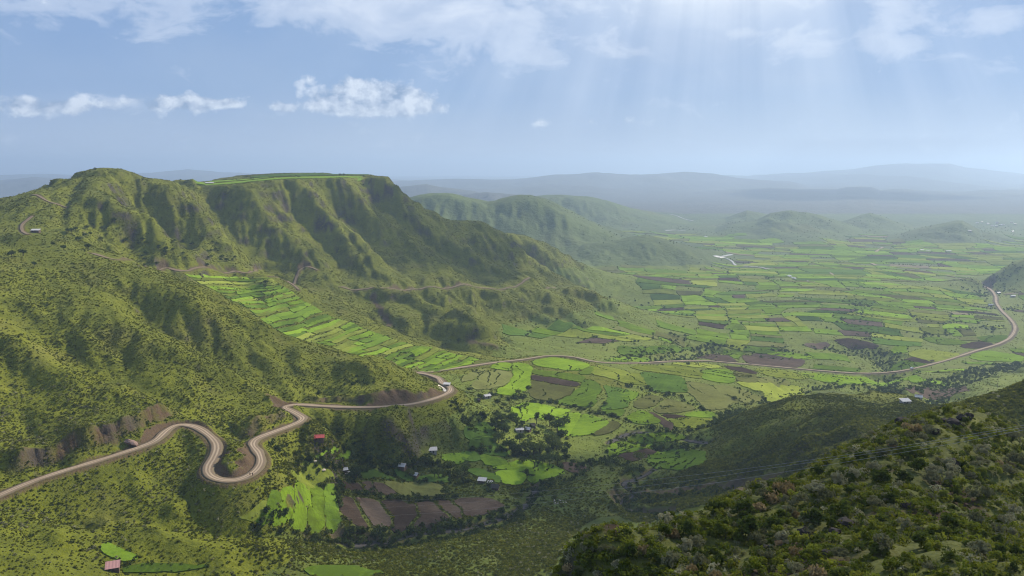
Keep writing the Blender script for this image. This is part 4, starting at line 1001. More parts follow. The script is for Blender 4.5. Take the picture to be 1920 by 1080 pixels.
def ribbon(name, R, half, m, lift=0.16, follow=False, cols=7, jag=0.0):
    R = np.asarray(R, float)
    t = np.gradient(R[:, :2], axis=0); t /= np.linalg.norm(t, axis=1, keepdims=True) + 1e-9
    nrm = np.stack([t[:, 1], -t[:, 0]], 1)
    V, A = [], []
    us = np.linspace(-1, 1, cols)
    hw = half * (1 + jag * vnoise(np.arange(len(R)) * 0.35, np.zeros(len(R)), 311))
    if name == 'road': hw = hw * (1 - 0.2 * sstep(690, 780, R[:, 1]) + 0.25 * sstep(1000, 1200, R[:, 1]))
    lf = lift + 0.00045 * R[:, 1]
    for u in us:
        xy = R[:, :2] + nrm * (u * hw)[:, None]
        z = zs(xy[:, 0], xy[:, 1]) + lf if follow else R[:, 2] + lf - 0.10 * abs(u) ** 3 + 0.05 * (1 - abs(abs(u) - 0.3) * 2)
        if not follow and R[:, 1].max() > 700:
            far_ = R[:, 1] > 600
            z = np.where(far_, np.maximum(z, zs(xy[:, 0], xy[:, 1]) + lf), z)
        V.append(np.column_stack([xy, z]))
    V = np.stack(V, 1)
    n = len(R)
    f = [[i * cols + j, i * cols + j + 1, (i + 1) * cols + j + 1, (i + 1) * cols + j] for i in range(n - 1) for j in range(cols - 1)]
    # closed sides and underside give it thickness
    k = n * cols
    low = V.copy(); low[:, :, 2] -= 0.6
    f += [[i * cols, (i + 1) * cols, k + (i + 1) * cols, k + i * cols] for i in range(n - 1)]
    f += [[i * cols + cols - 1, k + i * cols + cols - 1, k + (i + 1) * cols + cols - 1, (i + 1) * cols + cols - 1] for i in range(n - 1)]
    o = mesh_obj(name, np.concatenate([V.reshape(-1, 3), low.reshape(-1, 3)]).tolist(), f, m, None, True)
    at = o.data.attributes.new('across', 'FLOAT', 'POINT'); at.data.foreach_set('value', np.tile(us, 2 * n).astype(np.float32))
    o['kind'] = 'structure'
    return o
road = ribbon('road', R1, 2.9, M_ROAD, jag=0.16)
for R in TRK: ribbon('track', R, 1.7, M_TRACK, 0.10, True, 5, 0.25)
for R in STR: ribbon('stream_bed', R, 2.0, M_STREAM, 0.10, True, 5, 0.5)
def far_line(px_pts, name, half, m, jag=0.3):
    w = [gnd(*p) for p in px_pts]; w = [p for p in w if p]
    if len(w) < 2: return
    return ribbon(name, catmull(w, 8.0), half, m, 0.5, True, 4, jag)
far_line([(1255,402),(1275,408),(1300,415)], 'river', 5, M_RIVER)
far_line([(1248,433),(1266,432),(1287,434)], 'river', 5, M_RIVER)
far_line([(1318,443),(1333,448)], 'river', 5, M_RIVER)
far_line([(1338,481),(1355,483),(1370,489),(1379,498)], 'river', 4.5, M_RIVER, 0.5)
far_line([(1373,478),(1362,480),(1350,484)], 'river', 3, M_RIVER)
far_line([(1376,499),(1400,500),(1425,502),(1445,507)], 'river_gravel', 9, M_GRAVEL, 0.5)
far_line([(1472,515),(1480,518),(1493,524)], 'river', 4, M_RIVER, 0.5)
far_line([(1493,524),(1505,526),(1524,530)], 'river_gravel', 6, M_GRAVEL, 0.5)
far_line([(1655,464),(1642,474),(1640,484),(1629,490),(1632,494),(1642,498)], 'road', 5.5, M_ROAD, 0.1)
far_line([(1558,509),(1559,514),(1566,520)], 'road', 4, M_ROAD, 0.1)
far_line([(1793,521),(1760,514),(1725,508),(1700,506)], 'track', 3, M_TRACK, 0.1)
print('roads', round(time.time() - T0, 1))

# ------------------------------------------------------------------ vegetation
def leaf_material(name, stops, trans=0.35, rough=0.7):
    m, nt = mat(name); nb = NB(nt)
    r = nb.n('ShaderNodeObjectInfo').outputs['Random']
    p = geo_pos(nb)
    v = nb.math('ADD', nb.math('MULTIPLY', r, 0.65), nb.math('MULTIPLY', nb.noise(p, 0.9, 3, 0.7), 0.5))
    c = nb.ramp(v, stops)
    d = nb.n('ShaderNodeBsdfDiffuse'); nb.l(c, d.inputs['Color'])
    t = nb.n('ShaderNodeBsdfTranslucent'); nb.l(c, t.inputs['Color'])
    mx = nb.n('ShaderNodeMixShader'); mx.inputs[0].default_value = trans
    nb.l(d.outputs[0], mx.inputs[1]); nb.l(t.outputs[0], mx.inputs[2])
    nb.out(mx.outputs[0])
    return m
L_SCRUB = leaf_material('scrub_leaves', [(0.10, (0.056, 0.068, 0.011)), (0.55, (0.118, 0.132, 0.016)), (0.95, (0.205, 0.208, 0.025))])
L_HEDGE = leaf_material('hedge_leaves', [(0.15, (0.030, 0.046, 0.014)), (0.6, (0.060, 0.084, 0.020)), (0.95, (0.105, 0.132, 0.028))])
L_TREE = leaf_material('tree_leaves', [(0.15, (0.036, 0.054, 0.015)), (0.6, (0.066, 0.094, 0.021)), (0.95, (0.115, 0.142, 0.028))])
L_PALE = leaf_material('silvery_leaves', [(0.15, (0.12, 0.125, 0.055)), (0.6, (0.21, 0.205, 0.105)), (0.95, (0.36, 0.34, 0.20))], 0.3)
L_YEL = leaf_material('yellow_green_leaves', [(0.15, (0.100, 0.125, 0.015)), (0.6, (0.165, 0.190, 0.022)), (0.95, (0.25, 0.265, 0.034))])
L_DARK = leaf_material('dark_leaves', [(0.15, (0.046, 0.064, 0.014)), (0.6, (0.088, 0.114, 0.019)), (0.95, (0.135, 0.162, 0.026))])
L_STRAW = leaf_material('straw', [(0.15, (0.17, 0.125, 0.055)), (0.6, (0.27, 0.20, 0.09)), (0.95, (0.36, 0.28, 0.14))], 0.3)
M_BARK, nt = mat('bark'); nb = NB(nt)
nb.out(nb.bsdf(nb.mix(nb.noise(geo_pos(nb), 3.0, 4), (0.10, 0.075, 0.05), (0.045, 0.035, 0.025)), 0.9))

def rand_dir(n, r):
    v = r.normal(size=(n, 3)); return v / np.linalg.norm(v, axis=1, keepdims=True)
def leaf_quads(C, size, r, up=0.35, tri=False):
    """one small leaf spray (quad) around each centre"""
    n = len(C)
    d1 = rand_dir(n, r); d1[:, 2] = d1[:, 2] * 0.7 + up; d1 /= np.linalg.norm(d1, axis=1, keepdims=True)
    d2 = np.cross(d1, rand_dir(n, r)); d2 /= np.linalg.norm(d2, axis=1, keepdims=True) + 1e-9
    s = (size * r.uniform(0.6, 1.3, n))[:, None]
    if tri:
        V = np.stack([C - d2 * s * 0.6 - d1 * s * 0.4, C + d2 * s * 0.6 - d1 * s * 0.4, C + d1 * s * 0.8], 1)
        k = 3
    else:
        V = np.stack([C - d1 * s * 0.6, C + d2 * s * 0.42, C + d1 * s * 0.75, C - d2 * s * 0.42], 1)
        k = 4
    F = np.arange(n * k).reshape(n, k)
    return V.reshape(-1, 3), F
def clump_centres(n, blobs, r, shell=0.55):
    """points spread through a set of ellipsoid clumps, denser to the outside"""
    out = []
    w = np.array([b[3] * b[4] * b[5] for b in blobs]) ** 0.67; w = w / w.sum()
    for b, k in zip(blobs, r.multinomial(n, w)):
        d = rand_dir(k, r) * (shell + (1 - shell) * r.random((k, 1)) ** 0.6)
        out.append(d * np.array(b[3:6]) + np.array(b[:3]))
    return np.concatenate(out)
def mesh_np(name, V, F, m):
    me = bpy.data.meshes.new(name)
    me.from_pydata([tuple(v) for v in V], [], [list(map(int, f)) for f in F]); me.update()
    me.materials.append(m)
    return me
def shrub_mesh(name, seed, n, leaf, m, flat=0.75, nb_=4, tri=False, up=0.35):
    r = np.random.default_rng(seed)
    if nb_ >= 6:      # close-up bush: many small uneven clumps on leaning branches
        blobs = []
        for _ in range(nb_ + 6):
            a_, d_ = r.uniform(0, 6.28), r.uniform(0.05, 0.52)
            blobs.append((math.cos(a_) * d_, math.sin(a_) * d_, (0.75 - 0.7 * d_ + r.uniform(-0.22, 0.2)) * flat, *(r.uniform(0.09, 0.24, 2)), r.uniform(0.09, 0.26)))
    else:
        blobs = [(*(r.uniform(-0.28, 0.28, 2)), r.uniform(0.25, 0.5) * flat, *(r.uniform(0.28, 0.42, 2)), r.uniform(0.26, 0.40) * flat) for _ in range(nb_)]
    C = clump_centres(n, blobs, r); C[:, 2] = np.maximum(C[:, 2], 0.02)
    V, F = leaf_quads(C, leaf, r, up, tri)
    return mesh_np(name, V, F, m)
def limb(V, F, a, b, r0, r1, n=6):
    a, b = np.array(a, float), np.array(b, float)
    d = b - a; d /= np.linalg.norm(d); s = np.cross(d, (0.3, 0.9, 0.1)); s /= np.linalg.norm(s); t = np.cross(d, s)
    k = len(V)
    for c, rr in ((a, r0), (b, r1)):
        for i in range(n):
            an = 2 * math.pi * i / n
            V.append(tuple(c + (s * math.cos(an) + t * math.sin(an)) * rr))
    for i in range(n):
        j = (i + 1) % n
        F.append([k + i, k + j, k + n + j, k + n + i])
    F.append([k + n + i for i in range(n)])
def tree_meshes(name, seed, h, w, n, leaf, m, style):
    r = np.random.default_rng(seed)
    V, F = [], []
    top = np.array((r.uniform(-.2, .2), r.uniform(-.2, .2), h * (0.50 if style != 'round' else 0.42)))
    limb(V, F, (0, 0, -0.5), top, 0.035 * h, 0.022 * h, 7)
    blobs = []
    nl = 7 if style == 'flat' else 8
    for i in range(nl):
        a = 2 * math.pi * (i + r.uniform(-.3, .3)) / nl
        rad = w * r.uniform(0.18, 0.42); 
        if style == 'flat': z = h * r.uniform(0.72, 0.88); e = (w * r.uniform(.20, .28), w * r.uniform(.20, .28), h * r.uniform(.09, .13))
        elif style == 'tall': rad *= 0.6; z = h * r.uniform(0.45, 0.85); e = (w * r.uniform(.22, .30), w * r.uniform(.22, .30), h * r.uniform(.11, .17))
        else: z = h * r.uniform(0.48, 0.78); e = (w * r.uniform(.20, .30), w * r.uniform(.20, .30), h * r.uniform(.14, .21))
        c = (math.cos(a) * rad, math.sin(a) * rad, z)
        blobs.append((*c, *e)); limb(V, F, top * r.uniform(0.7, 1.0), np.array(c) * (1, 1, 0.97), 0.016 * h, 0.006 * h, 5)
    blobs.append((0, 0, h * 0.84, w * .22, w * .22, h * .14))
    C = clump_centres(n, blobs, r, 0.5)
    LV, LF = leaf_quads(C, leaf, r, 0.25)
    return mesh_np('trunk', V, F, M_BARK), mesh_np('crown', LV, LF, m)

# --- instanced mass vegetation ("stuff"): points with size / turn / kind, each point carries one plant
def scatter(name, pts, scale, protos, label, seed=1, lean=None):
    pts = np.asarray(pts, np.float32)
    me = bpy.data.meshes.new(name)
    me.vertices.add(len(pts)); me.vertices.foreach_set('co', pts.ravel()); me.update()
    r = np.random.default_rng(seed)
    at = me.attributes.new('size', 'FLOAT', 'POINT'); at.data.foreach_set('value', np.asarray(scale, np.float32))
    at = me.attributes.new('turn', 'FLOAT_VECTOR', 'POINT')
    tv = np.column_stack([r.normal(0, 0.12, len(pts)), r.normal(0, 0.12, len(pts)), r.uniform(0, 6.283, len(pts))]).astype(np.float32)
    at.data.foreach_set('vector', tv.ravel())
    at = me.attributes.new('pick', 'INT', 'POINT'); at.data.foreach_set('value', r.integers(0, len(protos), len(pts)).astype(np.int32))
    o = bpy.data.objects.new(name, me); COL.objects.link(o); o['kind'] = 'stuff'; o['label'] = label
    col = bpy.data.collections.new(name + '_kinds')
    for k, pm in enumerate(protos):
        q = bpy.data.objects.new('%s_plant_%d' % (name, k), pm); col.objects.link(q)
    ng = bpy.data.node_groups.new(name, 'GeometryNodeTree')
    ng.interface.new_socket('Geometry', in_out='INPUT', socket_type='NodeSocketGeometry')
    ng.interface.new_socket('Geometry', in_out='OUTPUT', socket_type='NodeSocketGeometry')
    N, Lk = ng.nodes, ng.links
    gi, go = N.new('NodeGroupInput'), N.new('NodeGroupOutput')
    ci = N.new('GeometryNodeCollectionInfo'); ci.inputs['Collection'].default_value = col; ci.inputs['Separate Children'].default_value = True; ci.inputs['Reset Children'].default_value = True
    ip = N.new('GeometryNodeInstanceOnPoints'); ip.inputs['Pick Instance'].default_value = True
    def na(nm, dt):
        a = N.new('GeometryNodeInputNamedAttribute'); a.data_type = dt; a.inputs['Name'].default_value = nm
        return next(s for s in a.outputs if s.enabled and s.name == 'Attribute')
    mp = N.new('GeometryNodeMeshToPoints')
    Lk.new(gi.outputs[0], mp.inputs['Mesh']); Lk.new(mp.outputs[0], ip.inputs['Points']); Lk.new(ci.outputs[0], ip.inputs['Instance'])
    Lk.new(na('pick', 'INT'), ip.inputs['Instance Index']); Lk.new(na('size', 'FLOAT'), ip.inputs['Scale'])
    e2r = N.new('FunctionNodeEulerToRotation'); Lk.new(na('turn', 'FLOAT_VECTOR'), e2r.inputs[0]); Lk.new(e2r.outputs[0], ip.inputs['Rotation'])
    Lk.new(ip.outputs[0], go.inputs[0])
    md = o.modifiers.new('plants', 'NODES'); md.node_group = ng
    return o
dX = np.gradient(X2, axis=1); dYr = np.gradient(Y2, axis=0)
CELLA = dX * dYr * np.sqrt(1 + SLOPE ** 2)
# only ground the picture can show (with a margin to both sides)
VISM = (np.abs(A2) < 0.80)
hz_max = np.maximum.accumulate((Z2 + 2.0 - CAMZ) / Y2, axis=0)
VISM &= ((Z2 + 2.5 - CAMZ) / Y2) >= hz_max - 0.012
def pick_points(dens, seed):
    r = np.random.default_rng(seed)
    lam = dens * CELLA * VISM
    n = r.poisson(lam)
    i, j = np.nonzero(n)
    k = n[i, j]
    i, j = np.repeat(i, k), np.repeat(j, k)
    i = np.minimum(i, NY - 2); j = np.minimum(j, NA - 2)
    fy, fx = r.random(len(i)), r.random(len(i))
    Y = yy[i] + fy * (yy[i + 1] - yy[i]); a = aa[j] + fx * (aa[j + 1] - aa[j])
    X = a * Y
    return np.column_stack([X, Y, zs(X, Y)])
FREE = (~FIELD_M) & (NEARROAD > 5.4) & (SOIL < 0.5)
patch = fbm(X2 / 45, Y2 / 45, 4, 401)
patch2 = fbm(X2 / 14, Y2 / 14, 3, 403)
hill = (sstep(0.12, 0.35, SLOPE)) 
dens = 1.0 * np.clip(0.60 + 0.6 * patch + 0.5 * patch2, 0.15, 1.4) * np.minimum((430 / Y2), 1.15) * (np.where(Y2 < 520, 0.85, 0.35) + np.where(Y2 < 520, 0.15, 0.65) * hill)
dens *= FREE * sstep(232, 245, Y2) * (1 - sstep(1550, 1900, Y2))
dens *= 1 + 0.8 * (X2 > -120) * (Y2 < 480) * (Y2 > 320)
dens *= 1 + 1.2 * (X2 > 60) * (Y2 < 700) * (base_h(X2, Y2) > 72)
dens *= np.where((Y2 > 690) & (base_h(X2, Y2) < 60), 0.35, 1.0)
tm = np.zeros_like(FREE)
pts = pick_points(dens, 5)
r = np.random.default_rng(9)
scrub_protos = [shrub_mesh('scrub_%d' % k, 20 + k, 26, 0.36, L_SCRUB, 0.58, 3, True) for k in range(4)]
sz = r.lognormal(-0.55, 0.36, len(pts)).clip(0.32, 1.9) * (1 + 0.0004 * pts[:, 1])
sz *= np.where((pts[:, 1] < 480) & (pts[:, 0] > -120), 1.35, 1.0)
scatter('hillside_scrub', pts, sz, scrub_protos, 'dense low green scrub covering the hillsides', 3)
print('scrub', len(pts))
# hedgerow bushes along field edges, in gullies and along streams
hp, hs, lift = [], [], []
def along(p, closed, prob, step, jit, smin, smax):
    n = len(p)
    for i in range(n if closed else n - 1):
        a, b = p[i], p[(i + 1) % n]
        L = math.hypot(b[0] - a[0], b[1] - a[1])
        k = max(1, int(L / step))
        for t in range(k):
            if vnoise(np.array([a[0] / 22.0]), np.array([a[1] / 22.0]), 405)[0] * 0.6 + random.random() > prob: continue
            f = (t + random.random()) / k
            x = a[0] + (b[0] - a[0]) * f + random.gauss(0, jit); y = a[1] + (b[1] - a[1]) * f + random.gauss(0, jit)
            hp.append((x, y)); hs.append(random.uniform(smin, smax) ** 1.0)
for kind, src, Yc, ar, p, *_ in FIELD_GEO:
    if src == 'strip': along(p, True, 0.30, 2.2, 0.5, 0.45, 1.1)
    elif src == 'traced': 
        along(p, True, 0.62, 1.5 + Yc * 0.0010, 0.6, 0.6, 1.7)
        if ar > 500 and kind != 'b':
            lo_, hi_ = p.min(0), p.max(0)
            q_ = r.uniform(lo_, hi_, (6000, 2)); q_ = q_[inside(p, q_)]
            if len(q_) > 50:
                zq = zs(q_[:, 0], q_[:, 1]); z5, z95 = np.percentile(zq, 8), np.percentile(zq, 92)
                nl_ = int(np.clip((z95 - z5) / 2.2, 1, 5))
                for lev in np.linspace(z5, z95, nl_ + 2)[1:-1]:
                    tol = 0.4 * (z95 - z5) / math.sqrt(ar)
                    mk_ = (np.abs(zq - lev) < tol) & (vnoise(q_[:, 0] / 18, q_[:, 1] / 18, 431) > -0.45)
                    for u_ in q_[mk_][:int(math.sqrt(ar) * 1.1)]: hp.append((u_[0], u_[1])); hs.append(random.uniform(0.7, 1.35)); lift.append(len(hp) - 1)
    elif src == 'terrace': along(p, True, 0.42, 2.6, 0.5, 0.8, 2.0)
    else: along(p, True, 0.34 if Yc < 1500 else 0.24, 3.6 + Yc * 0.0018, 2.0, 1.2, 3.6)
for amp, wid, pl in FEAT:
    if amp < 0 and pl[0][1] > 640 and pl[0][0] > 480:
        w = [base_at(*q) for q in pl]
        for _ in range(3): along(w, False, 0.75, 2.2, wid * 0.35, 1.2, 3.6)
for R in STR:
    for _ in range(2): along([tuple(q[:2]) for q in R[::3]], False, 0.6, 2.0, 4.0, 1.0, 2.8)
WOODS = [ # darker woody strips traced in the valley: polyline, spread m, count factor
 ([(1160,672),(1190,668),(1240,662),(1300,655),(1340,648),(1400,652),(1450,657),(1490,662)], 9, 3), ([(1500,652),(1560,655),(1620,655),(1670,665),(1680,690)], 12, 3), ([(1600,560),(1615,580),(1600,600),(1620,620),(1640,640)], 22, 4), ([(1590,530),(1640,540),(1700,545),(1740,550)], 22, 3), ([(1690,590),(1760,610),(1800,605),(1850,610)], 16, 2), ([(1720,630),(1760,625),(1830,618),(1880,612)], 14, 2),
 ([(1560,728),(1640,732),(1720,735),(1760,722),(1800,708),(1870,690),(1920,682)], 9, 4), ([(1350,780),(1390,772),(1330,800),(1300,808)], 6, 3), ([(1160,722),(1200,728),(1260,742),(1300,758),(1330,775)], 6, 2), ([(950,772),(990,755),(1040,754),(1090,768),(1150,780),(1180,790)], 2.5, 2), ([(920,740),(960,750),(985,742)], 4, 3), ([(1200,792),(1250,812),(1300,806)], 4, 2),
 ([(940,800),(960,780),(975,800),(1010,830),(1040,820),(1045,845),(980,850),(940,840)], 8, 4), ([(870,790),(900,780),(950,800)], 4, 3), ([(1060,880),(1110,868),(1160,872),(1200,880)], 6, 3), ([(880,845),(940,850),(1000,858),(1060,862)], 4, 3), ([(560,865),(620,870),(690,868),(760,872),(850,876)], 4, 3), ([(760,905),(830,895),(880,905),(930,918)], 3, 2), ([(640,995),(720,1008),(800,998),(880,985),(960,965)], 4, 4), ([(480,992),(560,998),(640,1005)], 3, 3), ([(640,905),(632,930),(636,950)], 2, 2), ([(660,925),(700,928),(720,932),(760,934),(860,932)], 1.5, 2),
 ([(1200,570),(1260,580),(1300,595)], 12, 1), ([(1190,630),(1240,640),(1290,635)], 10, 2), ([(1360,510),(1420,520),(1470,530)], 25, 3), ([(1640,492),(1700,498),(1780,500)], 25, 3), ([(1680,470),(1760,474),(1830,478)], 35, 4), ([(1820,560),(1870,520),(1920,500)], 30, 5), ([(1850,580),(1920,575)], 18, 3),
]
for pl, spread, k in WOODS:
    w = [gnd(*q) for q in pl]; w = [q[:2] for q in w if q]
    st = 2.2 + 0.0016 * np.mean([q[1] for q in w])
    for _ in range(k): along(w, False, 0.9, st, spread * 0.6, 1.6, 4.6)
hp = np.array(hp); hs = np.array(hs)
hl = np.zeros(len(hp)); hl[lift] = 1
rd = np.array([np.min(np.hypot(ROADPT[:, 0] - q[0], ROADPT[:, 1] - q[1])) for q in hp])
ok = (rd > 6.5) & (hp[:, 1] > 250)
hp, hs, hl = hp[ok], hs[ok], hl[ok]
# a few single bushes dotted about on the plain
extra = pick_points(0.0016 * np.clip(0.3 + 1.6 * fbm(X2 / 120, Y2 / 120, 3, 421), 0, 2) * (base_h(X2, Y2) < 60) * (Y2 > 700) * (Y2 < 3600) * (NEARROAD > 8), 77)
hp = np.concatenate([hp, extra[:, :2]]); hs = np.concatenate([hs, r.uniform(1.2, 4.0, len(extra))]); hl = np.concatenate([hl, np.zeros(len(extra))])
hedge_protos = [shrub_mesh('hedge_%d' % k, 40 + k, 44, 0.26, L_HEDGE, 0.95, 4, True) for k in range(4)]
scatter('hedgerow_bushes', np.column_stack([hp, zs(hp[:, 0], hp[:, 1]) - 0.1 + hl * (0.65 + 0.0007 * hp[:, 1])]), hs, hedge_protos, 'dark green bushes along field edges, gullies and stream banks', 4)
print('hedges', len(hp), round(time.time() - T0, 1))
# pale shrubs on the lower banks nearer the camera
lowb = pick_points(0.06 * FREE * sstep(240, 260, Y2) * (1 - sstep(395, 460, Y2)) * np.clip(0.5 + 1.2 * patch2, 0, 1.5), 78)
pale_small = [shrub_mesh('pale_%d' % k, 60 + k, 40, 0.22, L_PALE, 0.9, 3, True, 0.6) for k in range(3)]
scatter('pale_scrub', lowb, r.uniform(0.7, 1.7, len(lowb)), pale_small, 'pale grey-green shrubs dotting the lower stream banks', 6)

# --- foreground slope: ground cover plus single bushes
fd = sstep(40, 50, Y2) * (1 - sstep(150, 238, Y2))
fpatch = fbm(X2 / 6, Y2 / 6, 3, 411)
fc = pick_points((2.6 * np.clip(0.55 + 1.0 * fpatch, 0.1, 1.6) * np.minimum(1.0, (80 / Y2) ** 1.5)) * (Y2 > 34) * (Y2 < 240), 80)
tuft_protos = [shrub_mesh('tuft_%d' % k, 80 + k, 60, 0.16, m_, 0.7, 3, True, 0.7) for k, m_ in enumerate((L_DARK, L_YEL, L_SCRUB, L_YEL, L_SCRUB, L_DARK, L_PALE))]
scatter('foreground_groundcover', fc, r.lognormal(-0.40, 0.40, len(fc)).clip(0.28, 1.5), tuft_protos, 'mixed low plants and dry grass carpeting the dark foreground slope', 7)
print('groundcover', len(fc))
BUSH = {
 'pale': ('silvery_shrub', [shrub_mesh('silvery_shrub', 100 + k, 520, 0.105, L_PALE, 1.0, 6, False, 0.9) for k in range(3)], 'pale silvery shrub %s of the foreground slope', 'shrub', 'silvery shrubs on the foreground slope'),
 'yel': ('yellow_green_bush', [shrub_mesh('yellow_green_bush', 110 + k, 560, 0.11, L_YEL, 0.9, 6, False, 0.5) for k in range(3)], 'yellow-green leafy bush %s of the foreground slope', 'bush', 'yellow-green bushes on the foreground slope'),
 'dark': ('dark_green_bush', [shrub_mesh('dark_green_bush', 120 + k, 560, 0.115, L_DARK, 0.9, 6, False, 0.4) for k in range(3)], 'dense dark green bush %s of the foreground slope', 'bush', 'dark green bushes on the foreground slope'),
 'straw': ('dry_grass_tuft', [shrub_mesh('dry_grass_tuft', 130 + k, 260, 0.16, L_STRAW, 0.9, 4, True, 1.6) for k in range(2)], 'dry straw-coloured grass tuft %s of the foreground slope', 'grass tuft', 'dry grass tufts on the foreground slope'),
}
def place_bush(key, x, y, s):
    nm, meshes, lab, cat, grp = BUSH[key]
    o = bpy.data.objects.new(nm, random.choice(meshes)); COL.objects.link(o)
    o.location = (x, y, float(zs(x, y)) - 0.08)
    o.scale = (s * random.uniform(.9, 1.2), s * random.uniform(.9, 1.2), s * random.uniform(.8, 1.1))
    o.rotation_euler = (0, 0, random.uniform(0, 6.28))
    px_ = 960 + x / y * FPX * CT
    py_ = 540 + FPX * math.tan(math.atan2(CAMZ - o.location.z, y) - PITCH)
    size = 'small ' if s < 0.9 else ('large ' if s > 1.4 else '')
    where = ('near the knoll top' if px_ > 1640 and py_ < 850 else 'at the far right edge' if px_ > 1840 else 'just under the power cables' if px_ > 1560 and py_ < 900 else 'on the valley-side crest' if px_ < 1600 and py_ < 1130 - 0.135 * (px_ - 1000) - 45 else 'at the low left end' if px_ < 1250 else 'along the bottom edge' if py_ > 1010 else 'on the middle')
    o['label'] = size + lab % where
    o['category'], o['group'] = cat, grp
FORE_PTS = [ # traced bushes: kind, px, py, size m
 ('dark',1395,960,2.6),('dark',1400,1000,3.0),('dark',1460,990,2.4),('yel',1360,950,1.6),('yel',1320,990,2.2),('yel',1350,1000,2.0),('straw',1470,920,2.4),('straw',1450,935,2.0),('straw',1420,950,1.6),('pale',1550,935,1.8),('pale',1530,920,1.8),('pale',1570,905,2.0),('pale',1600,890,1.8),('pale',1640,880,2.0),('pale',1655,855,2.0),('pale',1670,835,1.8),('pale',1905,870,2.6),('pale',1890,885,2.0),
 ('pale',1780,900,1.6),('pale',1755,890,2.2),('pale',1750,905,2.0),('yel',1790,905,1.9),('yel',1795,920,1.6),('yel',1780,770,2.2),('yel',1745,785,2.0),('yel',1690,815,2.0),('yel',1675,830,1.8),('yel',1850,810,2.0),('yel',1870,820,2.2),('yel',1835,800,1.6),('straw',1715,805,2.0),('straw',1700,800,1.6),('dark',1700,850,2.4),('dark',1650,900,2.2),('dark',1720,880,2.4),('dark',1690,900,2.0),('yel',1750,1000,1.8),('yel',1790,980,1.6),('yel',1690,930,1.6),('yel',1500,1020,1.8),('pale',1740,810,1.8),('pale',1730,820,1.5),('pale',1840,850,2.0),('pale',1820,930,1.8),('pale',1850,930,1.8),('pale',1870,1000,1.8),('pale',1900,960,1.6),('pale',1830,980,1.7),
 ('yel',1590,870,1.8),('yel',1560,890,1.6),('dark',1610,860,2.0),('dark',1580,960,2.4),('pale',1480,960,1.5),('pale',1500,940,1.6),('dark',1530,980,2.4),('yel',1460,1000,1.6),('dark',1290,1000,2.0),('yel',1220,1030,1.6),('dark',1180,1040,2.0),('straw',1260,1000,1.4),('yel',1130,1050,1.5),('dark',1100,1060,1.8),
]
npl = 0
for k, px, py, s in FORE_PTS:
    g = gnd(px, py + 6)
    if g and g[1] < 200: place_bush(k, g[0], g[1], s * 0.85); npl += 1
random.seed(31)
tries = 0
while npl < 285 and tries < 4000:
    tries += 1
    px = random.uniform(1040, 1925); py = random.uniform(790, 1085)
    g = gnd(px, py)
    if not g or g[1] > 170: continue
    k = random.choices(('pale', 'yel', 'dark', 'straw'), (32, 32, 31, 5))[0]
    place_bush(k, g[0] + random.uniform(-.5, .5), g[1], random.uniform(0.6, 1.5)); npl += 1

# --- trees
TREES = {k: tree_meshes(k, sd, h, w, n, lf, L_TREE, st) for k, sd, h, w, n, lf, st in (('round', 201, 6.0, 6.2, 420, 0.62, 'round'), ('round2', 205, 6.0, 5.6, 420, 0.62, 'round'), ('flat', 202, 6.0, 8.5, 360, 0.55, 'flat'), ('tall', 203, 7.5, 3.8, 360, 0.55, 'tall'))}
def tree(kind, px, py, h, label, group, nm='tree', dx=0.0):
    g = gnd(px, py)
    if g is None: return
    tr, cr = TREES[kind]
    e = bpy.data.objects.new(nm, None); COL.objects.link(e)
    e.location = (g[0] + dx, g[1], g[2]); s = h / (7.5 if kind == 'tall' else 6.0)
    e.scale = (s * random.uniform(.92, 1.1), s * random.uniform(.92, 1.1), s); e.rotation_euler = (0, 0, random.uniform(0, 6.28))
    for pn, me in (('trunk', tr), ('crown', cr)):
        o = bpy.data.objects.new(pn, me); COL.objects.link(o); o.parent = e
    e['label'], e['category'], e['group'] = label, 'tree', group
V1 = [('round',1037,838,8),('round2',1052,828,7),('round',1045,810,9),('round2',1030,800,8),('round',1058,800,6.5),('tall',1006,795,7),('round',985,850,7.5),('round2',1000,855,7),('round',955,845,7),('round2',965,855,6.5),('round',930,810,7),('round2',940,795,6),('round',935,830,6),('round',1012,850,6),('round2',975,832,6),('round',1044,845,7),('round2',945,815,6.5),('round',960,790,5.5)]
for k, x, y, h in V1: tree(k, x, y, h * 1.35, 'dark round-crowned tree crowding the farm compound in the valley', 'trees around the farm compound')
V2 = [('flat',1002,878,7),('flat',1030,875,7),('round',1018,870,5.5),('round2',1045,872,6),('tall',988,900,6.5),('round',980,869,4),('round2',1060,868,5.5)]
for k, x, y, h in V2: tree(k, x, y, h * 1.2, 'small tree standing at the edge of the lime green field by the stream', 'trees at the lime green field')
V3 = [('round',800,872,7),('round2',845,885,6.5),('round',857,895,6),('tall',842,900,6),('flat',815,897,5.5),('round',768,893,4.5),('round2',730,878,5),('round',668,895,6),('round2',675,889,5),('round',660,898,5),('round',835,930,5),('round2',870,890,5),('flat',822,898,5),('round',695,865,4.5),('round2',740,880,4)]
for k, x, y, h in V3: tree(k, x, y, h * 1.15, 'tree between the tin-roofed huts above the ploughed field', 'trees between the huts')
V4 = [('round',920,745,5),('round2',900,750,5),('round',945,765,5),('round2',990,735,6),('round',972,740,5.5),('round',1135,762,5),('tall',1145,835,5),('round',880,735,4.5),('round2',932,760,5),('round',1108,762,4.5)]
for k, x, y, h in V4: tree(k, x, y, h, 'small tree along the hedges of the upper fields', 'trees in the upper hedges')
V5 = [('flat',1198,870,7.5),('round',1206,842,5),('flat',1168,836,6),('round',1236,845,4)]
for k, x, y, h in V5: tree(k, x, y, h, 'spreading tree on the bare earth beside the striped green field', 'trees beside the striped field')
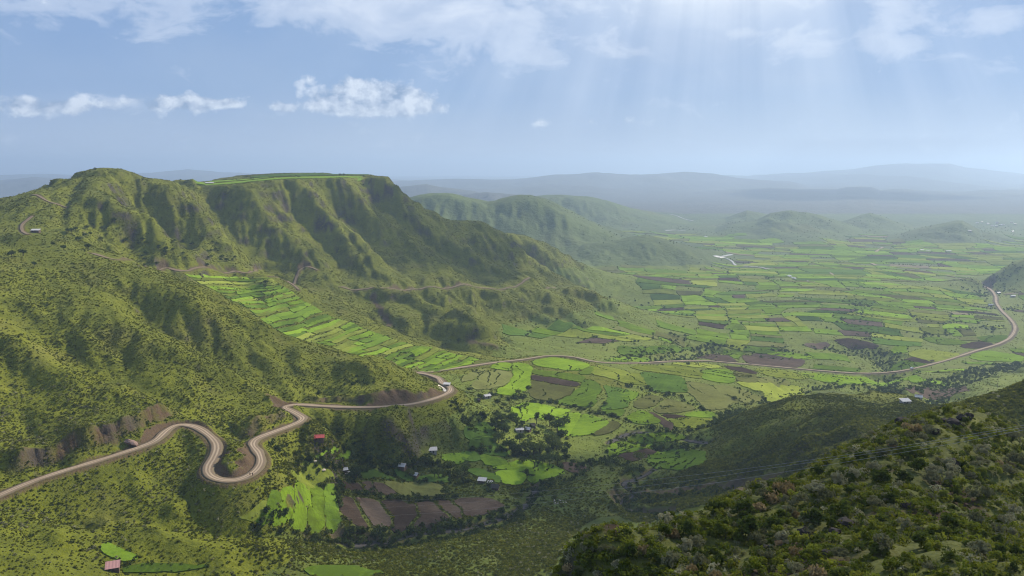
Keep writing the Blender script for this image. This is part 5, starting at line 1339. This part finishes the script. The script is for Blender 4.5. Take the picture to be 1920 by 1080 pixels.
V6 = [(128,436),(134,438),(142,434),(163,430),(158,445),(170,442),(200,430),(147,452),(166,468),(190,452),(100,462),(215,418),(235,455),(175,425),(120,470),(22,482),(44,480),(65,500)]
for x, y in V6: tree(random.choice(('round', 'round2')), x, y, random.uniform(3.5, 6), 'dark lone tree dotted on the slope by the hill hut', 'trees on the slope by the hill hut')
for _ in range(46):
    x = random.uniform(250, 445); y = random.uniform(440, 500) 
    if y < 440 + (x - 250) * 0.1: continue
    tree(random.choice(('round', 'round2')), x, y, random.uniform(2.6, 4.6), 'small dark tree dotted on the slope above the terraces', 'trees above the terraces')
for x, y, h in ((178,319,4), (346,343,3.5), (352,341,4), (436,338,3), (462,336,6), (505,333,3), (545,332,4), (560,333,4), (555,331,3.5), (638,329,5), (645,329,5), (95,345,3), (120,333,3), (268,338,2.5)):
    tree('flat' if h > 5 else 'round', x, y + 1, h, 'tiny dark tree silhouetted along the hill and mesa skyline', 'trees on the skyline')
V7 = [(860,641),(773,672),(1265,632),(1258,629),(1285,633),(1373,625),(1290,686),(1377,751),(890,630),(498,533),(1440,602),(1510,572),(1625,575)]
for x, y in V7: tree('round', x, y, random.uniform(4, 6), 'lone dark tree standing out in the open fields', 'lone trees in open fields')
print('veg', round(time.time() - T0, 1))

# ------------------------------------------------------------------ houses and small things
def simple(name, c, c2=None, rough=0.85, scale=1.5, metal=0.0):
    m, nt = mat(name); nb = NB(nt)
    col = nb.mix(nb.noise(geo_pos(nb), scale, 4, 0.65), c, c2 or tuple(x * 0.65 for x in c))
    b = nb.bsdf(col, rough, None); 
    nt.nodes[-1].inputs
    for n in nt.nodes:
        if n.type == 'BSDF_PRINCIPLED': n.inputs['Metallic'].default_value = metal
    nb.out(b)
    return m
M_TIN = simple('tin_roof', (0.60, 0.59, 0.58), (0.36, 0.32, 0.29), 0.5, 1.2)
M_RED = simple('red_roof', (0.52, 0.10, 0.09), (0.38, 0.07, 0.06), 0.6)
M_PINK = simple('faded_red_roof', (0.46, 0.27, 0.25), (0.34, 0.16, 0.14), 0.6)
M_THATCH = simple('thatch', (0.12, 0.10, 0.075), (0.05, 0.042, 0.035), 0.95, 4)
M_MUD = simple('mud_wall', (0.15, 0.105, 0.075), (0.08, 0.058, 0.045), 0.95)
M_WOOD = simple('wood', (0.11, 0.075, 0.05), None, 0.8)
M_PALEW = simple('pale_wall', (0.42, 0.38, 0.33), None, 0.9)
M_GLASSY = simple('dark_glass', (0.02, 0.022, 0.025), None, 0.15)
def box_v(x0, x1, y0, y1, z0, z1):
    v = [(x, y, z) for z in (z0, z1) for y in (y0, y1) for x in (x0, x1)]
    f = [[0, 2, 3, 1], [4, 5, 7, 6], [0, 1, 5, 4], [2, 6, 7, 3], [0, 4, 6, 2], [1, 3, 7, 5]]
    return v, f
def add_box(V, F, *b):
    v, f = box_v(*b); k = len(V); V += v; F += [[i + k for i in q] for q in f]
def roof_sheet(V, F, a, b, c, d, n, amp, th):
    """corrugated sheet between edge a-b (eave) and d-c (ridge)"""
    a, b, c, d = map(lambda q: np.array(q, float), (a, b, c, d))
    up = np.cross(b - a, d - a); up /= np.linalg.norm(up)
    if up[2] < 0: up = -up
    k = len(V)
    for i in range(n + 1):
        t = i / n; o = up * (amp if i % 2 else 0)
        for e0, e1 in ((a, b), (d, c)):
            p = e0 + (e1 - e0) * t
            V.append(tuple(p + o)); V.append(tuple(p + o - up * th))
    for i in range(n):
        q, r_ = k + 4 * i, k + 4 * (i + 1)
        F += [[q, r_, r_ + 2, q + 2], [q + 1, q + 3, r_ + 3, r_ + 1], [q, q + 1, r_ + 1, r_], [q + 2, r_ + 2, r_ + 3, q + 3]]
    F += [[k, k + 2, k + 3, k + 1], [k + 4 * n, k + 4 * n + 1, k + 4 * n + 3, k + 4 * n + 2]]
def house(px, py, L, W, h, rise, rot, roof, wall, label, mono=False, nm='hut', windows=1, group=None):
    g = gnd(px, py)
    if g is None: print('no ground', px, py); return
    e = bpy.data.objects.new(nm, None); COL.objects.link(e); e.location = g; e.rotation_euler = (0, 0, math.radians(rot))
    e['label'], e['category'] = label, 'hut' if nm == 'hut' else 'house'
    if group: e['group'] = group
    if g[1] < 700: L, W, h, rise = L * 0.88, W * 0.88, h * 0.9, rise * 0.9
    x, y = L / 2, W / 2
    if mono:
        V = [(-x, -y, -1.2), (x, -y, -1.2), (x, y, -1.2), (-x, y, -1.2), (-x, -y, h), (x, -y, h), (x, y, h + rise), (-x, y, h + rise)]
        F = [[0, 1, 5, 4], [1, 2, 6, 5], [2, 3, 7, 6], [3, 0, 4, 7], [4, 5, 6, 7]]
    else:
        V = [(-x, -y, -1.2), (x, -y, -1.2), (x, y, -1.2), (-x, y, -1.2), (-x, -y, h), (x, -y, h), (x, y, h), (-x, y, h), (-x, 0, h + rise), (x, 0, h + rise)]
        F = [[0, 1, 5, 4], [2, 3, 7, 6], [1, 2, 6, 9, 5], [3, 0, 4, 8, 7]]
    mesh_obj('wall', V, F, wall, e)
    ov = 0.45; V, F = [], []
    n = max(8, int(L / 0.5))
    if mono:
        s = rise / W
        roof_sheet(V, F, (-x - ov, -y - ov, h - s * ov + .06), (x + ov, -y - ov, h - s * ov + .06), (x + ov, y + ov, h + rise + s * ov + .06), (-x - ov, y + ov, h + rise + s * ov + .06), n, 0.05, 0.05)
        mesh_obj('roof', V, F, roof, e)
    else:
        s = rise / y
        for sg in (-1, 1):
            V, F = [], []
            roof_sheet(V, F, (-x - ov, sg * (y + ov), h - s * ov + .06), (x + ov, sg * (y + ov), h - s * ov + .06), (x + ov, 0, h + rise + .06), (-x - ov, 0, h + rise + .06), n, 0.05, 0.05)
            mesh_obj('roof_sheet', V, F, roof, e)
        V, F = [], []; add_box(V, F, -x - ov, x + ov, -0.16, 0.16, h + rise + 0.08, h + rise + 0.16); mesh_obj('ridge_cap', V, F, roof, e)
    V, F = [], []; add_box(V, F, -0.45 + x * 0.2, 0.45 + x * 0.2, -y - 0.05, -y + 0.02, -0.05, min(h - 0.25, 1.9)); d = mesh_obj('door', V, F, M_WOOD, e)
    V, F = [], []; add_box(V, F, 0.3 + x * 0.2, 0.36 + x * 0.2, -y - 0.10, -y - 0.05, 0.9, 1.05); mesh_obj('handle', V, F, M_TIN, d)
    for k in range(windows):
        cx = -x * 0.5 + k * x * 1.1
        V, F = [], []; add_box(V, F, cx - 0.4, cx + 0.4, -y - 0.06, -y + 0.02, 1.0, min(h - 0.3, 1.8)); w_ = mesh_obj('window', V, F, M_WOOD, e)
        V, F = [], []; add_box(V, F, cx - 0.32, cx + 0.32, -y - 0.075, -y - 0.06, 1.08, min(h - 0.38, 1.72)); mesh_obj('pane', V, F, M_GLASSY, w_)
    return e
house(598, 825, 6.2, 4.2, 2.3, 1.1, 12, M_RED, M_MUD, 'dark hut with bright red gabled roof on the slope right of the switchback')
house(212, 1070, 5.2, 3.8, 2.2, 1.2, 22, M_PINK, M_MUD, 'hut with faded pinkish lean-to roof at the bottom left edge', True)
house(811, 848, 6.0, 4.0, 2.2, 0.9, 8, M_TIN, M_PALEW, 'long hut with pale tin roof above the other village huts', True)
house(755, 878, 4.4, 4.0, 2.2, 1.4, -18, M_TIN, M_MUD, 'gabled tin-roofed hut in front of dense trees above the meadow')
house(779, 894, 3.8, 3.2, 2.0, 1.1, -25, M_TIN, M_MUD, 'small tin-roofed hut on the green meadow below the gabled hut')
house(645, 885, 4.2, 3.2, 2.0, 0.9, 25, M_TIN, M_MUD, 'tin-roofed hut beside trees at the yellowish field corner')
house(652, 891, 2.2, 1.8, 1.6, 0.5, 10, M_TIN, M_PALEW, 'tiny white-roofed shed just below the hut at the field corner', True, windows=0)
house(904, 905, 5.4, 3.2, 2.0, 0.9, -14, M_TIN, M_MUD, 'long tin-roofed hut first in the row beside the dark hedge', True)
house(918, 910, 3.0, 2.6, 1.9, 0.7, -22, M_TIN, M_MUD, 'short tin-roofed hut middle of the row beside the dark hedge', True, windows=0)
house(929, 917, 4.6, 3.8, 1.8, 1.6, -14, M_THATCH, M_MUD, 'dark thatched hut last in the row beside the dark hedge')
house(913, 746, 5.6, 4.6, 2.4, 1.0, 30, M_TIN, M_PALEW, 'white-roofed house among trees below the spur road bend', nm='house')
house(838, 724, 5.2, 3.4, 2.0, 0.5, -10, M_TIN, M_PALEW, 'white flat-roofed roadside hut just behind the spur road bend', True)
house(974, 809, 6.0, 3.4, 2.0, 0.8, 10, M_TIN, M_PALEW, 'long white-roofed house in the tree-ringed farm compound', nm='house')
house(990, 808, 4.4, 3.6, 2.0, 1.0, -30, M_TIN, M_MUD, 'grey tin-roofed hut right of the white house in the compound')
house(999, 801, 3.4, 3.4, 1.9, 1.5, 20, M_THATCH, M_MUD, 'brown thatched hut at the right end of the farm compound')
house(948, 806, 3.2, 3.0, 1.8, 1.3, 40, M_THATCH, M_MUD, 'brown thatched hut at the left end of the farm compound')
house(898, 752, 2.4, 2.2, 1.5, 0.8, 10, M_THATCH, M_MUD, 'small thatched shed left of the white-roofed house among trees', windows=0)
house(1697, 757, 6.4, 4.2, 2.4, 0.9, 6, M_TIN, M_PALEW, 'white-roofed house on the right green hill nearer the slope', True, nm='house')
house(1722, 748, 6.0, 4.4, 2.4, 1.4, -20, M_TIN, M_PALEW, 'white gabled house beside the brown field behind the right slope', nm='house')
house(67, 436, 7.0, 4.0, 2.2, 0.9, 5, M_TIN, M_MUD, 'low tin-roofed hut on the ridge of the left hillside', True)
house(393, 346, 11.0, 5.0, 2.4, 1.0, 4, M_TIN, M_MUD, 'long low tin-roofed shed on the near edge of the mesa', True, nm='house')
for (x, y, s, lab) in ((1857,574,7,'tiny white roof by the valley road bend'), (1872,551,8,'tiny white roof above the valley road at right'), (1899,557,8,'tiny white roof rightmost above the valley road'),
                  (1728,470,13,'leftmost of three white roofs in a line across the plain'), (1740,471,13,'middle of three white roofs in a line across the plain'), (1778,472,16,'rightmost of three white roofs in a line across the plain')):
    house(x, y, s, s * 0.5, 3, 1.2, random.uniform(-20, 20), M_TIN, M_PALEW, lab, False, 'house', 0)
for (x, y) in ((1832,419),(1841,417),(1852,420),(1869,420),(1876,423),(1868,425),(1880,422),(1897,418),(1903,421),(1870,418),(1860,424),(1818,434),(1898,435)):
    house(x, y, random.uniform(9, 14), 6, 3.5, 1.5, random.uniform(-30, 30), M_TIN, M_PALEW, 'tiny white roof in the hazy far town below the ridge', False, 'house', 0, 'houses of the far town')

def rock_mesh(seed, m, sub=2, rough=0.28):
    bm = bmesh.new(); bmesh.ops.create_icosphere(bm, subdivisions=sub, radius=0.5)
    for v in bm.verts:
        c = v.co * 1.0
        n = vnoise(np.array([c.x * 3 + seed]), np.array([c.y * 3 + c.z * 4]), seed)[0] + 0.5 * vnoise(np.array([c.x * 7 + seed]), np.array([c.z * 7 + c.y * 5]), seed + 1)[0]
        v.co *= 1 + rough * n
        v.co.z *= 0.75
    me = bpy.data.meshes.new('rock'); bm.to_mesh(me); bm.free(); me.materials.append(m)
    return me
M_ROCKD = simple('dark_rock', (0.050, 0.040, 0.032), (0.020, 0.016, 0.013), 0.9, 3)
M_ROCKP = simple('pink_rock', (0.30, 0.20, 0.16), (0.17, 0.11, 0.09), 0.9, 1)
M_ROCKW = simple('pale_rock', (0.55, 0.46, 0.36), (0.40, 0.33, 0.25), 0.9, 1)
rd_m = [rock_mesh(k, M_ROCKD) for k in range(1, 4)]; rp_m = [rock_mesh(5, M_ROCKP)]; rw_m = [rock_mesh(k, M_ROCKW, 1) for k in (7, 8)]
def rock(meshes, px, py, s, label, group, nm='boulder', sink=0.2, sq=(1, 1, 1)):
    g = gnd(px, py)
    if g is None: return
    o = bpy.data.objects.new(nm, random.choice(meshes)); COL.objects.link(o)
    o.location = (g[0], g[1], g[2] + s * (0.35 - sink)); o.scale = (s * sq[0] * random.uniform(.8, 1.2), s * sq[1], s * sq[2] * random.uniform(.8, 1.1)); o.rotation_euler = (random.uniform(-.3, .3), random.uniform(-.3, .3), random.uniform(0, 6.28))
    o['label'], o['category'] = label, 'boulder' if nm == 'boulder' else 'rock'
    if group: o['group'] = group
for x, y, s, lab in ((1715,778,2.2,'dark boulder highest on the left shoulder of the foreground knoll'), (1690,790,2.0,'dark boulder lower left of the knoll top'), (1765,792,1.8,'left of two dark boulders below the knoll top'), (1788,796,2.2,'right of two dark boulders below the knoll top'), (1752,808,1.6,'greyish boulder just below the twin dark boulders'), (1805,784,1.8,'dark boulder right of the knoll top bush'), (1815,780,1.6,'dark boulder at the rear right of the knoll top')):
    rock(rd_m, x, y + 3, s * 0.85, lab, None)
for x, y, s in ((1585,985,1.5), (1510,1005,1.2), (1565,1000,1.2), (1470,1010,.9), (1620,1000,.9), (1440,1030,.8), (1700,950,1.0), (1790,870,1.2), (1550,1040,.8), (1650,1030,.9), (1380,1050,.7)):
    rock(rd_m, x, y, s, 'reddish dark rock poking out between the foreground bushes', 'rocks between the foreground bushes')
rock(rp_m, 246, 832, 6.0, 'pinkish rock outcrop above the road at the left', None, 'rock_outcrop', 0.25, (1.3, 0.8, 0.8))
for k in range(16):
    rock(rw_m, random.choice((random.uniform(1028, 1052), random.uniform(1040, 1062))), random.uniform(934, 946), random.uniform(.5, 1.2), 'pale stone in the scatter beside the stream bend', 'pale stones beside the stream')
for x, y, s, lab in ((590,866,2.2,'pale stone heap at the upper edge of the yellowish field'), (607,882,2.4,'pale stone heap in the middle of the yellowish field'), (912,955,1.6,'pale stone at the right part of the ploughed field')):
    rock(rw_m, x, y, s, lab, None, sq=(1.3, 1, .7))
# pale excavated bank beside the road bend
g = [gnd(x, y) for x, y in ((821,722),(827,724),(834,729),(840,735),(836,737),(830,732),(823,727))]
M_PALEBANK = simple('pale_cut_earth', (0.78, 0.70, 0.60), (0.60, 0.52, 0.43), 0.9, 0.6)
if all(g):
    p = np.array(g)[:, :2]; p = p if poly_area(p) > 0 else p[::-1]
    o = mesh_obj('gravel_patch', *field_mesh('gravel_patch', p, 0.35, 0.6), M_PALEBANK); o['kind'] = 'structure'
# hay heap on the ploughed field
g = gnd(671, 938)
bm = bmesh.new(); bmesh.ops.create_icosphere(bm, subdivisions=3, radius=1.6)
for v in bm.verts:
    v.co.z = max(v.co.z, -0.4) * 0.85; v.co *= 1 + 0.08 * vnoise(np.array([v.co.x * 3]), np.array([v.co.y * 3 + v.co.z]), 9)[0]
me = bpy.data.meshes.new('hay_heap'); bm.to_mesh(me); bm.free(); me.materials.append(simple('hay', (0.22, 0.14, 0.09), (0.12, 0.08, 0.05), 0.95, 5))
o = bpy.data.objects.new('hay_heap', me); COL.objects.link(o); o.location = (g[0], g[1], g[2] + 0.3); o['label'], o['category'] = 'rounded brown hay heap at the upper edge of the ploughed field', 'hay heap'

# van on the valley road
def van(px, py):
    g = gnd(px, py)
    k = int(np.argmin(np.hypot(R1[:, 0] - g[0], R1[:, 1] - g[1])))
    q = R1[k]; t = R1[min(k + 2, len(R1) - 1)] - R1[k - 2]
    e = bpy.data.objects.new('van', None); COL.objects.link(e); e.location = (q[0], q[1], q[2] + 0.16 + 0.00045 * q[1]); e.rotation_euler = (0, 0, math.atan2(t[1], t[0]))
    e['label'], e['category'] = 'tiny white van on the valley road at right', 'van'
    prof = [(-2.3, .45), (2.3, .45), (2.4, .9), (2.0, 1.15), (1.35, 1.95), (-2.2, 2.0), (-2.35, 1.2)]
    V = [(x, -0.9, z) for x, z in prof] + [(x, 0.9, z) for x, z in prof]; n = len(prof)
    F = [list(range(n))[::-1], list(range(n, 2 * n))] + [[i, (i + 1) % n, n + (i + 1) % n, n + i] for i in range(n)]
    mesh_obj('body', V, F, simple('van_paint', (0.8, 0.8, 0.8), (0.75, 0.75, 0.75), 0.3), e)
    for s in (-1, 1):
        V, F = [], []; add_box(V, F, -1.9, 1.1, s * 0.905 - .01, s * 0.905 + .01, 1.25, 1.75); mesh_obj('side_window', V, F, M_GLASSY, e)
        V, F = [], []; add_box(V, F, 2.36, 2.42, s * 0.6 - .15, s * 0.6 + .15, 0.72, 0.9); mesh_obj('headlight', V, F, M_TIN, e)
        for x in (-1.5, 1.5):
            V, F = [], []; limb(V, F, (x, s * 0.72, 0.36), (x, s * 0.93, 0.36), 0.36, 0.36, 14); w_ = mesh_obj('wheel', V, F, M_GLASSY, e)
            V, F = [], []; limb(V, F, (x, s * 0.90, 0.36), (x, s * 0.945, 0.36), 0.2, 0.2, 10); mesh_obj('rim', V, F, M_TIN, w_)
    V = [(2.03, -0.75, 1.17), (2.03, 0.75, 1.17), (1.40, 0.72, 1.92), (1.40, -0.72, 1.92)]; V = V + [(x + 0.02, y, z + 0.02) for x, y, z in V]
    mesh_obj('windscreen', V, [[4, 5, 6, 7], [0, 1, 5, 4], [1, 2, 6, 5], [2, 3, 7, 6], [3, 0, 4, 7]], M_GLASSY, e)
van(1710, 692)
# two people walking on the road below the switchback
M_SKIN = simple('person_clothes', (0.05, 0.045, 0.05), (0.16, 0.10, 0.08), 0.9, 1.2)
def person(px, py, label, face):
    g = gnd(px, py)
    me = bpy.data.meshes.new('person')
    J = [((0, 0, .98), .15), ((0, 0, 1.22), .15), ((0, 0, 1.42), .17), ((0, 0, 1.53), .065), ((0, 0.02, 1.66), .105), ((0, 0.02, 1.76), .07),
         ((.09, 0, .92), .10), ((.10, .12, .50), .07), ((.10, .06, .09), .05), ((.10, .22, .03), .04), ((-.09, 0, .92), .10), ((-.10, .02, .50), .07), ((-.10, -.22, .10), .05), ((-.10, -.10, .03), .04),
         ((.20, 0, 1.40), .07), ((.26, -.06, 1.13), .05), ((.25, .06, .88), .04), ((.25, .10, .78), .035), ((-.20, 0, 1.40), .07), ((-.26, .04, 1.13), .05), ((-.25, .16, .90), .04), ((-.25, .20, .80), .035)]
    E = [(0, 1), (1, 2), (2, 3), (3, 4), (4, 5), (0, 6), (6, 7), (7, 8), (8, 9), (0, 10), (10, 11), (11, 12), (12, 13), (2, 14), (14, 15), (15, 16), (16, 17), (2, 18), (18, 19), (19, 20), (20, 21)]
    me.from_pydata([j[0] for j in J], E, []); me.materials.append(M_SKIN)
    o = bpy.data.objects.new('person', me); COL.objects.link(o)
    sk = o.modifiers.new('skin', 'SKIN'); o.modifiers.new('smooth', 'SUBSURF').levels = 1
    lay = me.skin_vertices[0].data if len(me.skin_vertices) else None
    if lay is None:
        bpy.context.view_layer.objects.active = o; bpy.ops.object.skin_root_mark
    for i, j in enumerate(J):
        me.skin_vertices[0].data[i].radius = (j[1], j[1])
    me.skin_vertices[0].data[0].use_root = True
    k = int(np.argmin(np.hypot(R1[:, 0] - g[0], R1[:, 1] - g[1])))
    o.location = (g[0], g[1], R1[k][2] + 0.36); o.rotation_euler = (0, 0, face)
    o['label'], o['category'] = label, 'person'
try:
    person(469, 894, 'person in dark clothes walking on the road bend, left of two', 0.8)
    person(474, 894, 'person in dark clothes walking on the road bend, right of two', 0.9)
except Exception as ex: print('person', ex)

# power line over the stream valley
M_CABLE = simple('cable', (0.42, 0.40, 0.37), (0.36, 0.34, 0.32), 0.5)
def wire(pts, y_right, y_left, label):
    xs = [p[0] for p in pts]
    W = []
    for px, py in pts:
        t = (px - 640.0) / (1920.0 - 640.0)
        Y = 1.0 / ((1 - t) / y_left + t / y_right)
        W.append(P(px, py, Y))
    C = catmull(W, 6.0)
    V, F = [], []
    n = 5
    t = np.gradient(C, axis=0); t /= np.linalg.norm(t, axis=1, keepdims=True)
    s = np.cross(t, (0, 0, 1)); s /= np.linalg.norm(s, axis=1, keepdims=True); u = np.cross(s, t)
    for i in range(len(C)):
        for k in range(n):
            a = 2 * math.pi * k / n
            V.append(tuple(C[i] + (s[i] * math.cos(a) + u[i] * math.sin(a)) * 0.014))
    F = [[i * n + k, i * n + (k + 1) % n, (i + 1) * n + (k + 1) % n, (i + 1) * n + k] for i in range(len(C) - 1) for k in range(n)]
    o = mesh_obj('power_cable', V, F, M_CABLE); o['label'], o['category'], o['group'] = label, 'cable', 'power cables over the stream valley'
wire([(430,961),(640,946),(877,932),(1160,906),(1450,872),(1667,840),(1775,822),(1920,797),(1990,784)], 70, 330, 'uppermost of three thin power cables crossing the stream valley')
wire([(430,972),(640,957),(877,942),(1202,912),(1450,877),(1667,845),(1920,801),(1990,788)], 69, 330, 'middle of three thin power cables crossing the stream valley')
wire([(430,988),(643,973),(777,964),(877,957),(1247,917),(1457,887),(1700,847),(1813,827),(1920,806),(1990,794)], 68, 330, 'lowest of three thin power cables crossing the stream valley')
def pole(px, py, h, label):
    g = gnd(px, py)
    V, F = [], []; limb(V, F, (0, 0, -1), (0, 0, h), .16, .10, 8)
    e = bpy.data.objects.new('utility_pole', None); COL.objects.link(e); e.location = g; e['label'], e['category'] = label, 'utility pole'
    mesh_obj('post', V, F, M_WOOD, e)
    V, F = [], []; add_box(V, F, -1.3, 1.3, -.09, .09, h - .9, h - .7); c = mesh_obj('crossarm', V, F, M_WOOD, e)
    for x in (-1.15, 0, 1.15):
        V, F = [], []; limb(V, F, (x, 0, h - .7), (x, 0, h - .4), .07, .05, 6); mesh_obj('insulator', V, F, M_TIN, c)
pole(1870, 727, 11, 'dark utility pole with crossarm beyond the right slope')
pole(1795, 737, 9, 'utility pole at the brown field beyond the right slope')
print('things', round(time.time() - T0, 1))

# ------------------------------------------------------------------ air
def haze():
    V, F = box_v(-33000, 33000, -600, 27400, Z2.min() - 3.0, 520.0)
    m = bpy.data.materials.new('haze'); m.use_nodes = True; nt = m.node_tree; nt.nodes.clear()
    o_ = nt.nodes.new('ShaderNodeOutputMaterial'); pv = nt.nodes.new('ShaderNodeVolumePrincipled')
    pv.inputs['Color'].default_value = (0.58, 0.76, 1.0, 1); pv.inputs['Density'].default_value = HAZE_DENSITY; pv.inputs['Anisotropy'].default_value = 0.32
    pv.inputs['Density Attribute'].default_value = ''
    nt.links.new(pv.outputs[0], o_.inputs['Volume'])
    m.cycles.homogeneous_volume = True
    o = mesh_obj('haze', V, F, m); o['kind'] = 'stuff'
haze()

# added cloud shells out of frame above the haze, placed to shade the slopes
def shade_cloud(gx_, gy_, rx, ry, seed, z=1050.0, opac=0.5):
    k = (z - float(zs(gx_, gy_))) / SUN_DIR.z
    bm = bmesh.new(); bmesh.ops.create_icosphere(bm, subdivisions=5, radius=1.0)
    co = np.array([v.co[:] for v in bm.verts])
    n = fbm(co[:, 0] * 2.2 + seed, co[:, 1] * 2.2 + co[:, 2] * 1.3, 5, seed, 0.6)
    n2 = np.abs(fbm(co[:, 0] * 5 + seed, co[:, 1] * 5 - co[:, 2] * 3, 4, seed + 5))
    co = co * (1 + 0.55 * n + 0.35 * n2)[:, None] * np.array((rx, ry, 0.28 * min(rx, ry)))
    co[:, 2] = np.where(co[:, 2] < 0, co[:, 2] * 0.35, co[:, 2])
    for v, c in zip(bm.verts, co): v.co = c
    me = bpy.data.meshes.new('shade_cloud'); bm.to_mesh(me); bm.free()
    me.polygons.foreach_set('use_smooth', np.ones(len(me.polygons), bool))
    m, nt = mat('shade_cloud'); nb = NB(nt)
    d = nb.n('ShaderNodeBsdfDiffuse'); d.inputs['Color'].default_value = (0.9, 0.9, 0.9, 1)
    t = nb.n('ShaderNodeBsdfTransparent'); mx = nb.n('ShaderNodeMixShader'); mx.inputs[0].default_value = opac
    nb.l(t.outputs[0], mx.inputs[1]); nb.l(d.outputs[0], mx.inputs[2]); nb.out(mx.outputs[0])
    me.materials.append(m)
    o = bpy.data.objects.new('shade_clouds', me); COL.objects.link(o); o['kind'] = 'stuff'
    o.location = (gx_ + SUN_DIR.x * k, gy_ + SUN_DIR.y * k, z)
shade_cloud(90, 130, 150, 100, 3, opac=0.16)
shade_cloud(-90, 1330, 170, 150, 9, opac=0.4)
shade_cloud(-60, 455, 75, 50, 15, opac=0.25)
shade_cloud(215, 500, 130, 85, 33, opac=0.30)
shade_cloud(2900, 6900, 800, 700, 37, 3200.0, 0.4)
print('done', round(time.time() - T0, 1))
